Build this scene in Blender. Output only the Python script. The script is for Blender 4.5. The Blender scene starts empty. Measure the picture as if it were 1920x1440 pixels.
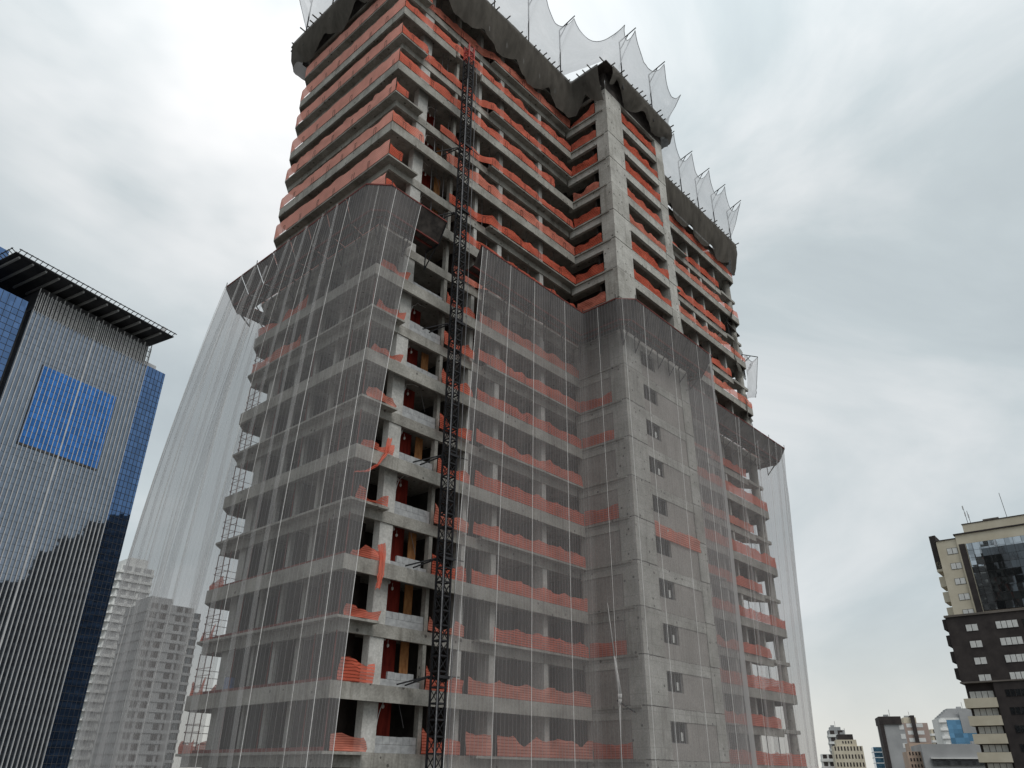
import bpy, math, random
import numpy as np
from mathutils import Vector, Matrix, noise as mnoise

# ------------------------------------------------------------------ camera
S = bpy.context.scene
COL = S.collection
F_PX, PITCH, ROLL, AZ = 1416.376, 0.4782097, 0.00870192, 0.737681
CAM = Vector((-22.3504, -31.6398, -0.9313))
_F = Vector((math.cos(AZ)*math.cos(PITCH), math.sin(AZ)*math.cos(PITCH), math.sin(PITCH)))
_R = Vector((math.sin(AZ), -math.cos(AZ), 0)); _U = _R.cross(_F)
_R2 = math.cos(ROLL)*_R + math.sin(ROLL)*_U; _U2 = -math.sin(ROLL)*_R + math.cos(ROLL)*_U
cam_data = bpy.data.cameras.new('camera'); cam = bpy.data.objects.new('camera', cam_data); COL.objects.link(cam)
cam_data.sensor_width = 36; cam_data.lens = F_PX/1920*36; cam_data.clip_end = 6000; cam_data.clip_start = 0.1
cam.matrix_world = Matrix(((_R2.x, _U2.x, -_F.x, CAM.x), (_R2.y, _U2.y, -_F.y, CAM.y), (_R2.z, _U2.z, -_F.z, CAM.z), (0, 0, 0, 1)))
S.camera = cam

def ray(x, y):
    return _F*F_PX + _R2*(x-960) + _U2*(720-y)
def at_range(x, y, r):            # point seen at pixel x,y at horizontal range r from the camera
    d = ray(x, y); return CAM + d*(r/math.hypot(d.x, d.y))

# ------------------------------------------------------------------ world, sun, exposure
SUN_EL, SUN_AZ = math.radians(54), math.radians(-104)      # soft sun behind the cloud deck
W = bpy.data.worlds.new('World'); S.world = W; W.use_nodes = True
nt = W.node_tree; nt.nodes.clear()
def N(t, kind, **kw):
    n = t.nodes.new(kind)
    for k, v in kw.items():
        if k in ('inp',):
            for a, b in v.items(): n.inputs[a].default_value = b
        else: setattr(n, k, v)
    return n
out = N(nt, 'ShaderNodeOutputWorld'); bg = N(nt, 'ShaderNodeBackground'); bg.inputs[1].default_value = 0.078
sky = N(nt, 'ShaderNodeTexSky', sky_type='NISHITA', sun_disc=False, sun_elevation=SUN_EL, sun_rotation=math.radians(90)-SUN_AZ)
sky.air_density = 1.0; sky.dust_density = 2.0
tc = N(nt, 'ShaderNodeTexCoord')
mp = N(nt, 'ShaderNodeMapping', inp={'Scale': (1, 1, 1.9), 'Location': (1.7, 0.6, 0.9)})
nt.links.new(tc.outputs['Generated'], mp.inputs[0])
n1 = N(nt, 'ShaderNodeTexNoise', inp={'Scale': 2.1, 'Detail': 7.0, 'Roughness': 0.56, 'Distortion': 0.5})
nt.links.new(mp.outputs[0], n1.inputs['Vector'])
cr = N(nt, 'ShaderNodeValToRGB'); e = cr.color_ramp.elements
e[0].position = 0.33; e[0].color = (0.50, 0.56, 0.59, 1)
e[1].position = 0.66; e[1].color = (0.75, 0.785, 0.80, 1)
m_ = e.new(0.48); m_.color = (0.575, 0.64, 0.665, 1)
nt.links.new(n1.outputs[0], cr.inputs[0])
# thin bright cloud towards the left and a warm horizon
bd = ray(430, 200).normalized()
dt = N(nt, 'ShaderNodeVectorMath', operation='DOT_PRODUCT'); nt.links.new(tc.outputs['Generated'], dt.inputs[0]); dt.inputs[1].default_value = bd
mr = N(nt, 'ShaderNodeMapRange', interpolation_type='SMOOTHSTEP', inp={'From Min': 0.945, 'From Max': 1.0, 'To Min': 0, 'To Max': 1.0}); nt.links.new(dt.outputs['Value'], mr.inputs[0])
mul = N(nt, 'ShaderNodeMath', operation='MULTIPLY'); nt.links.new(mr.outputs[0], mul.inputs[0])
n2 = N(nt, 'ShaderNodeTexNoise', inp={'Scale': 3.2, 'Detail': 4.0}); nt.links.new(mp.outputs[0], n2.inputs['Vector'])
mr2 = N(nt, 'ShaderNodeMapRange', inp={'From Min': 0.34, 'From Max': 0.58}); nt.links.new(n2.outputs[0], mr2.inputs[0]); nt.links.new(mr2.outputs[0], mul.inputs[1])
mx1 = N(nt, 'ShaderNodeMixRGB', inp={'Color2': (0.96, 0.965, 0.97, 1)}); nt.links.new(mul.outputs[0], mx1.inputs[0]); nt.links.new(cr.outputs[0], mx1.inputs[1])
sx = N(nt, 'ShaderNodeSeparateXYZ'); nt.links.new(tc.outputs['Generated'], sx.inputs[0])
mr3 = N(nt, 'ShaderNodeMapRange', interpolation_type='SMOOTHSTEP', inp={'From Min': 0.20, 'From Max': 0.0, 'To Min': 0, 'To Max': 0.75}); nt.links.new(sx.outputs[2], mr3.inputs[0])
mx2 = N(nt, 'ShaderNodeMixRGB', inp={'Color2': (0.77, 0.755, 0.69, 1)}); nt.links.new(mr3.outputs[0], mx2.inputs[0]); nt.links.new(mx1.outputs[0], mx2.inputs[1])
# overcast decks are brighter overhead than at the horizon
mr4 = N(nt, 'ShaderNodeMapRange', interpolation_type='SMOOTHSTEP', inp={'From Min': 0.55, 'From Max': 1.0, 'To Min': 10.0, 'To Max': 16.0}); nt.links.new(sx.outputs[2], mr4.inputs[0])
sc = N(nt, 'ShaderNodeVectorMath', operation='SCALE'); nt.links.new(mx2.outputs[0], sc.inputs[0]); nt.links.new(mr4.outputs[0], sc.inputs['Scale'])
mx3 = N(nt, 'ShaderNodeMixRGB', inp={'Fac': 0.95}); nt.links.new(sky.outputs[0], mx3.inputs[1]); nt.links.new(sc.outputs[0], mx3.inputs[2])
nt.links.new(mx3.outputs[0], bg.inputs[0]); nt.links.new(bg.outputs[0], out.inputs[0])

sd = bpy.data.lights.new('sun', 'SUN'); sd.energy = 1.5; sd.angle = math.radians(35); sd.color = (1, 0.97, 0.93)
so = bpy.data.objects.new('sun', sd); COL.objects.link(so)
sv = Vector((math.cos(SUN_EL)*math.cos(SUN_AZ), math.cos(SUN_EL)*math.sin(SUN_AZ), math.sin(SUN_EL)))
so.rotation_euler = sv.to_track_quat('Z', 'Y').to_euler(); so.location = (0, -60, 120)
S.view_settings.view_transform = 'Standard'; S.view_settings.look = 'None'; S.view_settings.gamma = 1.0
S.view_settings.exposure = 0.36; S.view_settings.use_curve_mapping = False
S.render.engine = 'CYCLES'
cy = S.cycles; cy.max_bounces = 6; cy.diffuse_bounces = 3; cy.glossy_bounces = 3; cy.transmission_bounces = 4; cy.transparent_max_bounces = 40
cy.caustics_reflective = False; cy.caustics_refractive = False; cy.use_denoising = True; cy.use_adaptive_sampling = True

# ------------------------------------------------------------------ materials
MATS = {}
def newmat(name):
    m = bpy.data.materials.new(name); m.use_nodes = True; t = m.node_tree; t.nodes.clear()
    o = N(t, 'ShaderNodeOutputMaterial'); b = N(t, 'ShaderNodeBsdfPrincipled'); t.links.new(b.outputs[0], o.inputs[0])
    b.inputs['Specular IOR Level'].default_value = 0.25
    MATS[name] = m; return m, t, b, o
def rgb(c): return (c[0], c[1], c[2], 1)

def noisy(name, c1, c2, scale=1.0, rough=0.85, detail=6, stretch=(1, 1, 1), bump=0.0, metal=0.0, spec=0.25, lo=0.35, hi=0.65):
    m, t, b, o = newmat(name)
    g = N(t, 'ShaderNodeNewGeometry'); mp = N(t, 'ShaderNodeMapping', inp={'Scale': stretch}); t.links.new(g.outputs['Position'], mp.inputs[0])
    n = N(t, 'ShaderNodeTexNoise', inp={'Scale': scale, 'Detail': detail, 'Roughness': 0.6}); t.links.new(mp.outputs[0], n.inputs['Vector'])
    r = N(t, 'ShaderNodeValToRGB'); r.color_ramp.elements[0].position = lo; r.color_ramp.elements[0].color = rgb(c1)
    r.color_ramp.elements[1].position = hi; r.color_ramp.elements[1].color = rgb(c2)
    t.links.new(n.outputs[0], r.inputs[0]); t.links.new(r.outputs[0], b.inputs['Base Color'])
    b.inputs['Roughness'].default_value = rough; b.inputs['Metallic'].default_value = metal; b.inputs['Specular IOR Level'].default_value = spec
    if bump:
        bp = N(t, 'ShaderNodeBump', inp={'Strength': bump, 'Distance': 0.02}); t.links.new(n.outputs[0], bp.inputs['Height']); t.links.new(bp.outputs[0], b.inputs['Normal'])
    return m

def concrete(name, c1, c2, streak=0.5, holes=True, joints=False):
    m, t, b, o = newmat(name)
    g = N(t, 'ShaderNodeNewGeometry'); P = g.outputs['Position']
    n = N(t, 'ShaderNodeTexNoise', inp={'Scale': 0.55, 'Detail': 9, 'Roughness': 0.68}); t.links.new(P, n.inputs['Vector'])
    r = N(t, 'ShaderNodeValToRGB'); r.color_ramp.elements[0].position = 0.33; r.color_ramp.elements[0].color = rgb(c1)
    r.color_ramp.elements[1].position = 0.66; r.color_ramp.elements[1].color = rgb(c2); t.links.new(n.outputs[0], r.inputs[0])
    # rain streaks and dirty runs down the face
    mp = N(t, 'ShaderNodeMapping', inp={'Scale': (2.6, 2.6, 0.22)}); t.links.new(P, mp.inputs[0])
    n2 = N(t, 'ShaderNodeTexNoise', inp={'Scale': 1.0, 'Detail': 6, 'Roughness': 0.65}); t.links.new(mp.outputs[0], n2.inputs['Vector'])
    r2 = N(t, 'ShaderNodeMapRange', inp={'From Min': 0.52, 'From Max': 0.78, 'To Min': 0, 'To Max': streak}); t.links.new(n2.outputs[0], r2.inputs[0])
    mx = N(t, 'ShaderNodeMixRGB', blend_type='MULTIPLY', inp={'Color2': (0.42, 0.40, 0.37, 1)}); t.links.new(r2.outputs[0], mx.inputs[0]); t.links.new(r.outputs[0], mx.inputs[1])
    last = mx.outputs[0]
    # fine speckle
    n3 = N(t, 'ShaderNodeTexNoise', inp={'Scale': 9.0, 'Detail': 4}); t.links.new(P, n3.inputs['Vector'])
    r3 = N(t, 'ShaderNodeMapRange', inp={'From Min': 0.3, 'From Max': 0.7, 'To Min': 0.82, 'To Max': 1.12}); t.links.new(n3.outputs[0], r3.inputs[0])
    mm = N(t, 'ShaderNodeMixRGB', blend_type='MULTIPLY', inp={'Fac': 1.0}); t.links.new(last, mm.inputs[1]); t.links.new(r3.outputs[0], mm.inputs[2]); last = mm.outputs[0]
    if holes:      # formwork tie holes and knocks
        v = N(t, 'ShaderNodeTexVoronoi', inp={'Scale': 1.5, 'Randomness': 0.85}); t.links.new(P, v.inputs['Vector'])
        h = N(t, 'ShaderNodeMath', operation='LESS_THAN'); h.inputs[1].default_value = 0.13; t.links.new(v.outputs['Distance'], h.inputs[0])
        m2 = N(t, 'ShaderNodeMixRGB', inp={'Color2': (0.05, 0.045, 0.04, 1)}); hm = N(t, 'ShaderNodeMath', operation='MULTIPLY'); hm.inputs[1].default_value = 0.8
        t.links.new(h.outputs[0], hm.inputs[0]); t.links.new(hm.outputs[0], m2.inputs[0]); t.links.new(last, m2.inputs[1]); last = m2.outputs[0]
    if joints:     # grout spill and broken edges along the pour joints, faint board marks between
        sp = N(t, 'ShaderNodeSeparateXYZ'); t.links.new(P, sp.inputs[0])
        def band(period, width, amp, off, colr, facv):
            nonlocal last
            nn_ = N(t, 'ShaderNodeTexNoise', inp={'Scale': 2.2, 'Detail': 5, 'Roughness': 0.75}); t.links.new(P, nn_.inputs['Vector'])
            a_ = N(t, 'ShaderNodeMath', operation='MULTIPLY_ADD'); a_.inputs[1].default_value = amp; a_.inputs[2].default_value = off; t.links.new(nn_.outputs[0], a_.inputs[0])
            b_ = N(t, 'ShaderNodeMath', operation='ADD'); t.links.new(a_.outputs[0], b_.inputs[0]); t.links.new(sp.outputs[2], b_.inputs[1])
            c_ = N(t, 'ShaderNodeMath', operation='DIVIDE'); c_.inputs[1].default_value = period; t.links.new(b_.outputs[0], c_.inputs[0])
            d_ = N(t, 'ShaderNodeMath', operation='FRACT'); t.links.new(c_.outputs[0], d_.inputs[0])
            l_ = N(t, 'ShaderNodeMath', operation='LESS_THAN'); l_.inputs[1].default_value = width/period; t.links.new(d_.outputs[0], l_.inputs[0])
            f_ = N(t, 'ShaderNodeMath', operation='MULTIPLY'); f_.inputs[1].default_value = facv; t.links.new(l_.outputs[0], f_.inputs[0])
            x_ = N(t, 'ShaderNodeMixRGB', inp={'Color2': rgb(colr)}); t.links.new(f_.outputs[0], x_.inputs[0]); t.links.new(last, x_.inputs[1]); last = x_.outputs[0]
        band(3.0, 0.05, 0.32, -0.10, (0.07, 0.065, 0.058), 0.8)
        band(1.0, 0.022, 0.02, 0.35, (0.13, 0.125, 0.115), 0.6)
    t.links.new(last, b.inputs['Base Color']); b.inputs['Roughness'].default_value = 0.9
    bp = N(t, 'ShaderNodeBump', inp={'Strength': 0.5, 'Distance': 0.03}); t.links.new(n3.outputs[0], bp.inputs['Height']); t.links.new(bp.outputs[0], b.inputs['Normal'])
    return m

concrete('concrete', (0.175, 0.167, 0.150), (0.365, 0.355, 0.325), 0.8)
concrete('concrete_core', (0.27, 0.262, 0.24), (0.47, 0.46, 0.43), 0.75, True, True)
concrete('concrete_core_b', (0.235, 0.226, 0.205), (0.42, 0.41, 0.38), 0.85, True, True)
concrete('concrete_core_c', (0.31, 0.302, 0.28), (0.50, 0.49, 0.46), 0.6, True, True)
concrete('concrete_pale', (0.34, 0.335, 0.315), (0.48, 0.475, 0.455), 0.35, False)
concrete('plaster', (0.24, 0.222, 0.205), (0.33, 0.305, 0.285), 0.35, False)
noisy('interior_shade', (0.03, 0.026, 0.024), (0.07, 0.062, 0.057), 0.8)  # near-black: the shade of the rooms is put into the wall colour
noisy('block', (0.24, 0.245, 0.25), (0.36, 0.37, 0.375), 3.0)
noisy('redwood', (0.13, 0.012, 0.008), (0.26, 0.03, 0.018), 1.2, stretch=(3, 3, 0.5))
noisy('ochre', (0.22, 0.095, 0.035), (0.38, 0.18, 0.07), 3.0, stretch=(2, 2, 0.6))
noisy('steel_black', (0.009, 0.009, 0.011), (0.022, 0.022, 0.025), 4.0, 0.6, spec=0.2)
noisy('steel_red', (0.26, 0.03, 0.025), (0.42, 0.06, 0.05), 4.0, 0.6)
noisy('steel_grey', (0.11, 0.11, 0.115), (0.2, 0.2, 0.21), 5.0, 0.55)
noisy('rust_red', (0.09, 0.018, 0.014), (0.17, 0.035, 0.028), 3.0, 0.7)
noisy('plywood_dark', (0.025, 0.021, 0.02), (0.075, 0.064, 0.058), 1.5)
noisy('timber_dark', (0.04, 0.034, 0.03), (0.1, 0.085, 0.07), 2.5)
noisy('rope', (0.5, 0.49, 0.48), (0.66, 0.65, 0.64), 8.0)
noisy('white_paint', (0.66, 0.66, 0.65), (0.8, 0.8, 0.79), 0.4)
noisy('lamp_white', (0.75, 0.75, 0.73), (0.8, 0.8, 0.78), 4.0, 0.4)
noisy('blue_plastic', (0.03, 0.08, 0.22), (0.05, 0.12, 0.3), 4.0, 0.5)
noisy('ground', (0.10, 0.10, 0.095), (0.2, 0.19, 0.175), 0.03)

def cloth(name, col, alpha, period=None, line_alpha=0.9, line_w=0.1, axis=0, transl=0.5, stretch=(1, 1, 1), patch=0.12, line_col=None, tone=0.18):
    """woven site netting: a see-through weave with denser threads every 'period' metres of UV"""
    m, t, b, o = newmat(name); t.nodes.remove(b)
    d = N(t, 'ShaderNodeBsdfDiffuse'); tl = N(t, 'ShaderNodeBsdfTranslucent'); tr = N(t, 'ShaderNodeBsdfTransparent')
    uv = N(t, 'ShaderNodeUVMap'); sp = N(t, 'ShaderNodeSeparateXYZ'); t.links.new(uv.outputs[0], sp.inputs[0])
    um = N(t, 'ShaderNodeMapping', inp={'Scale': stretch}); t.links.new(uv.outputs[0], um.inputs[0])
    n = N(t, 'ShaderNodeTexNoise', inp={'Scale': 0.8, 'Detail': 5, 'Roughness': 0.6}); t.links.new(um.outputs[0], n.inputs['Vector'])
    r = N(t, 'ShaderNodeMapRange', inp={'From Min': 0.3, 'From Max': 0.7, 'To Min': 0.82, 'To Max': 1.12}); r.inputs['To Min'].default_value = 1-tone; r.inputs['To Max'].default_value = 1+tone*0.7; t.links.new(n.outputs[0], r.inputs[0])
    c = N(t, 'ShaderNodeMixRGB', blend_type='MULTIPLY', inp={'Fac': 1.0, 'Color1': rgb(col)}); t.links.new(r.outputs[0], c.inputs[2])
    cs = c.outputs[0]
    al = N(t, 'ShaderNodeMath', operation='MULTIPLY_ADD'); al.inputs[1].default_value = patch*2; al.inputs[2].default_value = alpha-patch; t.links.new(n.outputs[0], al.inputs[0])
    fac = al.outputs[0]
    if period:
        dv = N(t, 'ShaderNodeMath', operation='DIVIDE'); dv.inputs[1].default_value = period; t.links.new(sp.outputs[axis], dv.inputs[0])
        fr = N(t, 'ShaderNodeMath', operation='FRACT'); t.links.new(dv.outputs[0], fr.inputs[0])
        lt = N(t, 'ShaderNodeMath', operation='LESS_THAN'); lt.inputs[1].default_value = line_w; t.links.new(fr.outputs[0], lt.inputs[0])
        mx = N(t, 'ShaderNodeMix'); mx.data_type = 'FLOAT'; t.links.new(lt.outputs[0], mx.inputs[0]); t.links.new(fac, mx.inputs[2]); mx.inputs[3].default_value = line_alpha
        fac = mx.outputs[0]
        if line_col:
            lc = N(t, 'ShaderNodeMixRGB', inp={'Color2': rgb(line_col)}); t.links.new(lt.outputs[0], lc.inputs[0]); t.links.new(cs, lc.inputs[1]); cs = lc.outputs[0]
    t.links.new(cs, d.inputs[0]); t.links.new(cs, tl.inputs[0])
    ms = N(t, 'ShaderNodeMixShader', inp={'Fac': transl}); t.links.new(d.outputs[0], ms.inputs[1]); t.links.new(tl.outputs[0], ms.inputs[2])
    fin = N(t, 'ShaderNodeMixShader'); t.links.new(fac, fin.inputs[0]); t.links.new(tr.outputs[0], fin.inputs[1]); t.links.new(ms.outputs[0], fin.inputs[2])
    t.links.new(fin.outputs[0], o.inputs[0])
    return m
cloth('net_white', (0.42, 0.405, 0.405), 0.33, 0.27, 0.45, 0.085, 0, 0.45, line_col=(0.50, 0.485, 0.485), stretch=(1.0, 0.06, 1), patch=0.07)
cloth('net_thick', (0.52, 0.51, 0.51), 0.72, None, transl=0.5, stretch=(1.0, 0.06, 1), patch=0.1)
cloth('net_fold', (0.72, 0.71, 0.71), 0.30, None, transl=0.6, stretch=(1.0, 0.06, 1), patch=0.05)
cloth('net_sail', (0.84, 0.84, 0.86), 0.66, None, transl=0.5, stretch=(0.5, 0.5, 1))
cloth('net_dark', (0.125, 0.115, 0.102), 0.93, None, transl=0.3, patch=0.05, stretch=(1.6, 0.45, 1), tone=0.28)
cloth('net_grey', (0.22, 0.21, 0.19), 0.8, None, transl=0.35)
cloth('mesh_orange', (0.80, 0.225, 0.155), 0.94, 0.13, 0.60, 0.26, 1, 0.45, line_col=(0.7, 0.13, 0.075))
cloth('mesh_orange_b', (0.84, 0.30, 0.22), 0.88, 0.13, 0.55, 0.28, 1, 0.45, line_col=(0.74, 0.18, 0.11), tone=0.25)
cloth('mesh_orange_c', (0.76, 0.18, 0.115), 0.9, 0.13, 0.52, 0.30, 1, 0.45, line_col=(0.66, 0.11, 0.06), tone=0.25)
cloth('mesh_orange_skylit', (0.95, 0.47, 0.39), 0.95, 0.13, 0.85, 0.25, 1, 0.5, line_col=(0.93, 0.42, 0.34), patch=0.05)  # paler copy of the orange mesh, sky glow put into its colour

# ------------------------------------------------------------------ mesh helpers
class MB:
    def __init__(s): s.v = []; s.f = []; s.uv = []
    def quad(s, a, b, c, d):
        i = len(s.v); s.v += [tuple(a), tuple(b), tuple(c), tuple(d)]; s.f.append((i, i+1, i+2, i+3)); return s
    def box(s, x0, x1, y0, y1, z0, z1):
        if x0 > x1: x0, x1 = x1, x0
        if y0 > y1: y0, y1 = y1, y0
        i = len(s.v)
        s.v += [(x0,y0,z0),(x1,y0,z0),(x1,y1,z0),(x0,y1,z0),(x0,y0,z1),(x1,y0,z1),(x1,y1,z1),(x0,y1,z1)]
        s.f += [(i,i+3,i+2,i+1),(i+4,i+5,i+6,i+7),(i,i+1,i+5,i+4),(i+1,i+2,i+6,i+5),(i+2,i+3,i+7,i+6),(i+3,i,i+4,i+7)]; return s
    def prism(s, poly, z0, z1):           # poly counter-clockwise
        a = sum(poly[k][0]*poly[(k+1) % len(poly)][1]-poly[(k+1) % len(poly)][0]*poly[k][1] for k in range(len(poly)))
        if a < 0: poly = poly[::-1]
        i = len(s.v); n = len(poly)
        s.v += [(p[0], p[1], z0) for p in poly] + [(p[0], p[1], z1) for p in poly]
        s.f.append(tuple(range(i+n-1, i-1, -1))); s.f.append(tuple(range(i+n, i+2*n)))
        for k in range(n): s.f.append((i+k, i+(k+1) % n, i+n+(k+1) % n, i+n+k))
        return s
    def tube(s, p, q, r, n=5, r2=None):
        p = Vector(p); q = Vector(q); d = (q-p)
        if d.length < 1e-6: return s
        d.normalize(); a = d.orthogonal().normalized(); b = d.cross(a); i = len(s.v); r2 = r if r2 is None else r2
        for k in range(n):
            w = a*math.cos(2*math.pi*k/n)+b*math.sin(2*math.pi*k/n); s.v.append(tuple(p+w*r))
        for k in range(n):
            w = a*math.cos(2*math.pi*k/n)+b*math.sin(2*math.pi*k/n); s.v.append(tuple(q+w*r2))
        for k in range(n): s.f.append((i+k, i+(k+1) % n, i+n+(k+1) % n, i+n+k))
        s.f.append(tuple(range(i+n-1, i-1, -1))); s.f.append(tuple(range(i+n, i+2*n))); return s
    def path(s, pts, r, n=5):
        for a, b in zip(pts, pts[1:]): s.tube(a, b, r, n)
        return s
    def bar(s, p, q, w, h):               # square bar between two points, h along z-ish
        p = Vector(p); q = Vector(q); d = (q-p).normalized()
        up = Vector((0, 0, 1)) if abs(d.z) < 0.95 else Vector((1, 0, 0))
        a = d.cross(up).normalized()*(w/2); b = a.cross(d).normalized()*(h/2); i = len(s.v)
        for o in (p, q): s.v += [tuple(o-a-b), tuple(o+a-b), tuple(o+a+b), tuple(o-a+b)]
        s.f += [(i,i+1,i+2,i+3),(i+7,i+6,i+5,i+4),(i,i+4,i+5,i+1),(i+1,i+5,i+6,i+2),(i+2,i+6,i+7,i+3),(i+3,i+7,i+4,i)]; return s
    def grid(s, fn, nu, nv):              # fn(i,j)->(pos,uv)
        i0 = len(s.v); uvs = []
        for j in range(nv+1):
            for i in range(nu+1):
                p, w = fn(i/nu, j/nv); s.v.append(tuple(p)); uvs.append(w)
        for j in range(nv):
            for i in range(nu):
                a = j*(nu+1)+i; idx = (a, a+1, a+nu+2, a+nu+1)
                s.f.append(tuple(i0+k for k in idx)); s.uv.append([uvs[k] for k in idx])
        return s
    def mesh(s, name, mat, smooth=False):
        me = bpy.data.meshes.new(name); me.from_pydata(s.v, [], s.f)
        if s.uv:
            l = me.uv_layers.new(name='UVMap'); l.data.foreach_set('uv', [c for f in s.uv for w in f for c in w])
        me.materials.append(MATS[mat])
        if smooth: me.polygons.foreach_set('use_smooth', [True]*len(me.polygons))
        me.update(); return me
    def build(s, name, mat, parent=None, smooth=False):
        return put(s.mesh(name, mat, smooth), name, parent)
def put(me, name, parent=None, loc=None):
    o = bpy.data.objects.new(name, me); COL.objects.link(o)
    if loc is not None: o.location = loc
    if parent is not None:
        o.parent = parent
        o.matrix_parent_inverse = PINV.get(parent.name, Matrix())
    return o
PINV = {}
def tag(o, label, cat, group=None):
    o['label'] = label; o['category'] = cat
    if group: o['group'] = group
    return o
def thing(name, label, cat, loc=(0, 0, 0), group=None):
    o = bpy.data.objects.new(name, None); COL.objects.link(o); o.location = loc; o.empty_display_size = 0.5
    PINV[o.name] = Matrix.Translation(Vector(loc)).inverted()
    return tag(o, label, cat, group)
def struct(o): o['kind'] = 'structure'; return o
def stuff(o): o['kind'] = 'stuff'; return o
def nz(x, y=0.0, z=0.0): return mnoise.noise(Vector((x, y, z)))
ORD = ['zeroth', 'first', 'second', 'third', 'fourth', 'fifth', 'sixth', 'seventh', 'eighth', 'ninth', 'tenth', 'eleventh', 'twelfth']
FH = 3.0
GZ = -42.0
def floor_name(k):
    if k >= 10: return ORD[k-9] + ' floor above the canopy' if k > 10 else 'floor level with the canopy'
    return ORD[10-k] + ' floor below the canopy'

# ------------------------------------------------------------------ ground
g = MB().quad((-2500, -2500, GZ), (3500, -2500, GZ), (3500, 3500, GZ), (-2500, 3500, GZ)).build('ground', 'ground'); struct(g)
rd = MB().box(-60, 80, -26, -14, GZ-0.2, GZ+0.004).build('road', 'timber_dark'); struct(rd)

# ------------------------------------------------------------------ the tower
KB, KT = -3, 19                          # lowest and highest floor plates built
tower = thing('concrete_tower', 'tall unfinished concrete tower wrapped in netting, with open storeys and no windows', 'building', (0, 0, GZ))
XI, XR, YC, XE, YB = 20.45, 30.2, -4.2, 54.0, 14.8
IN = 0.55                                # set-back of the beam line behind the slab edge
def part(mb, name, mat, smooth=False): return mb.build(name, mat, tower, smooth)

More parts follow.
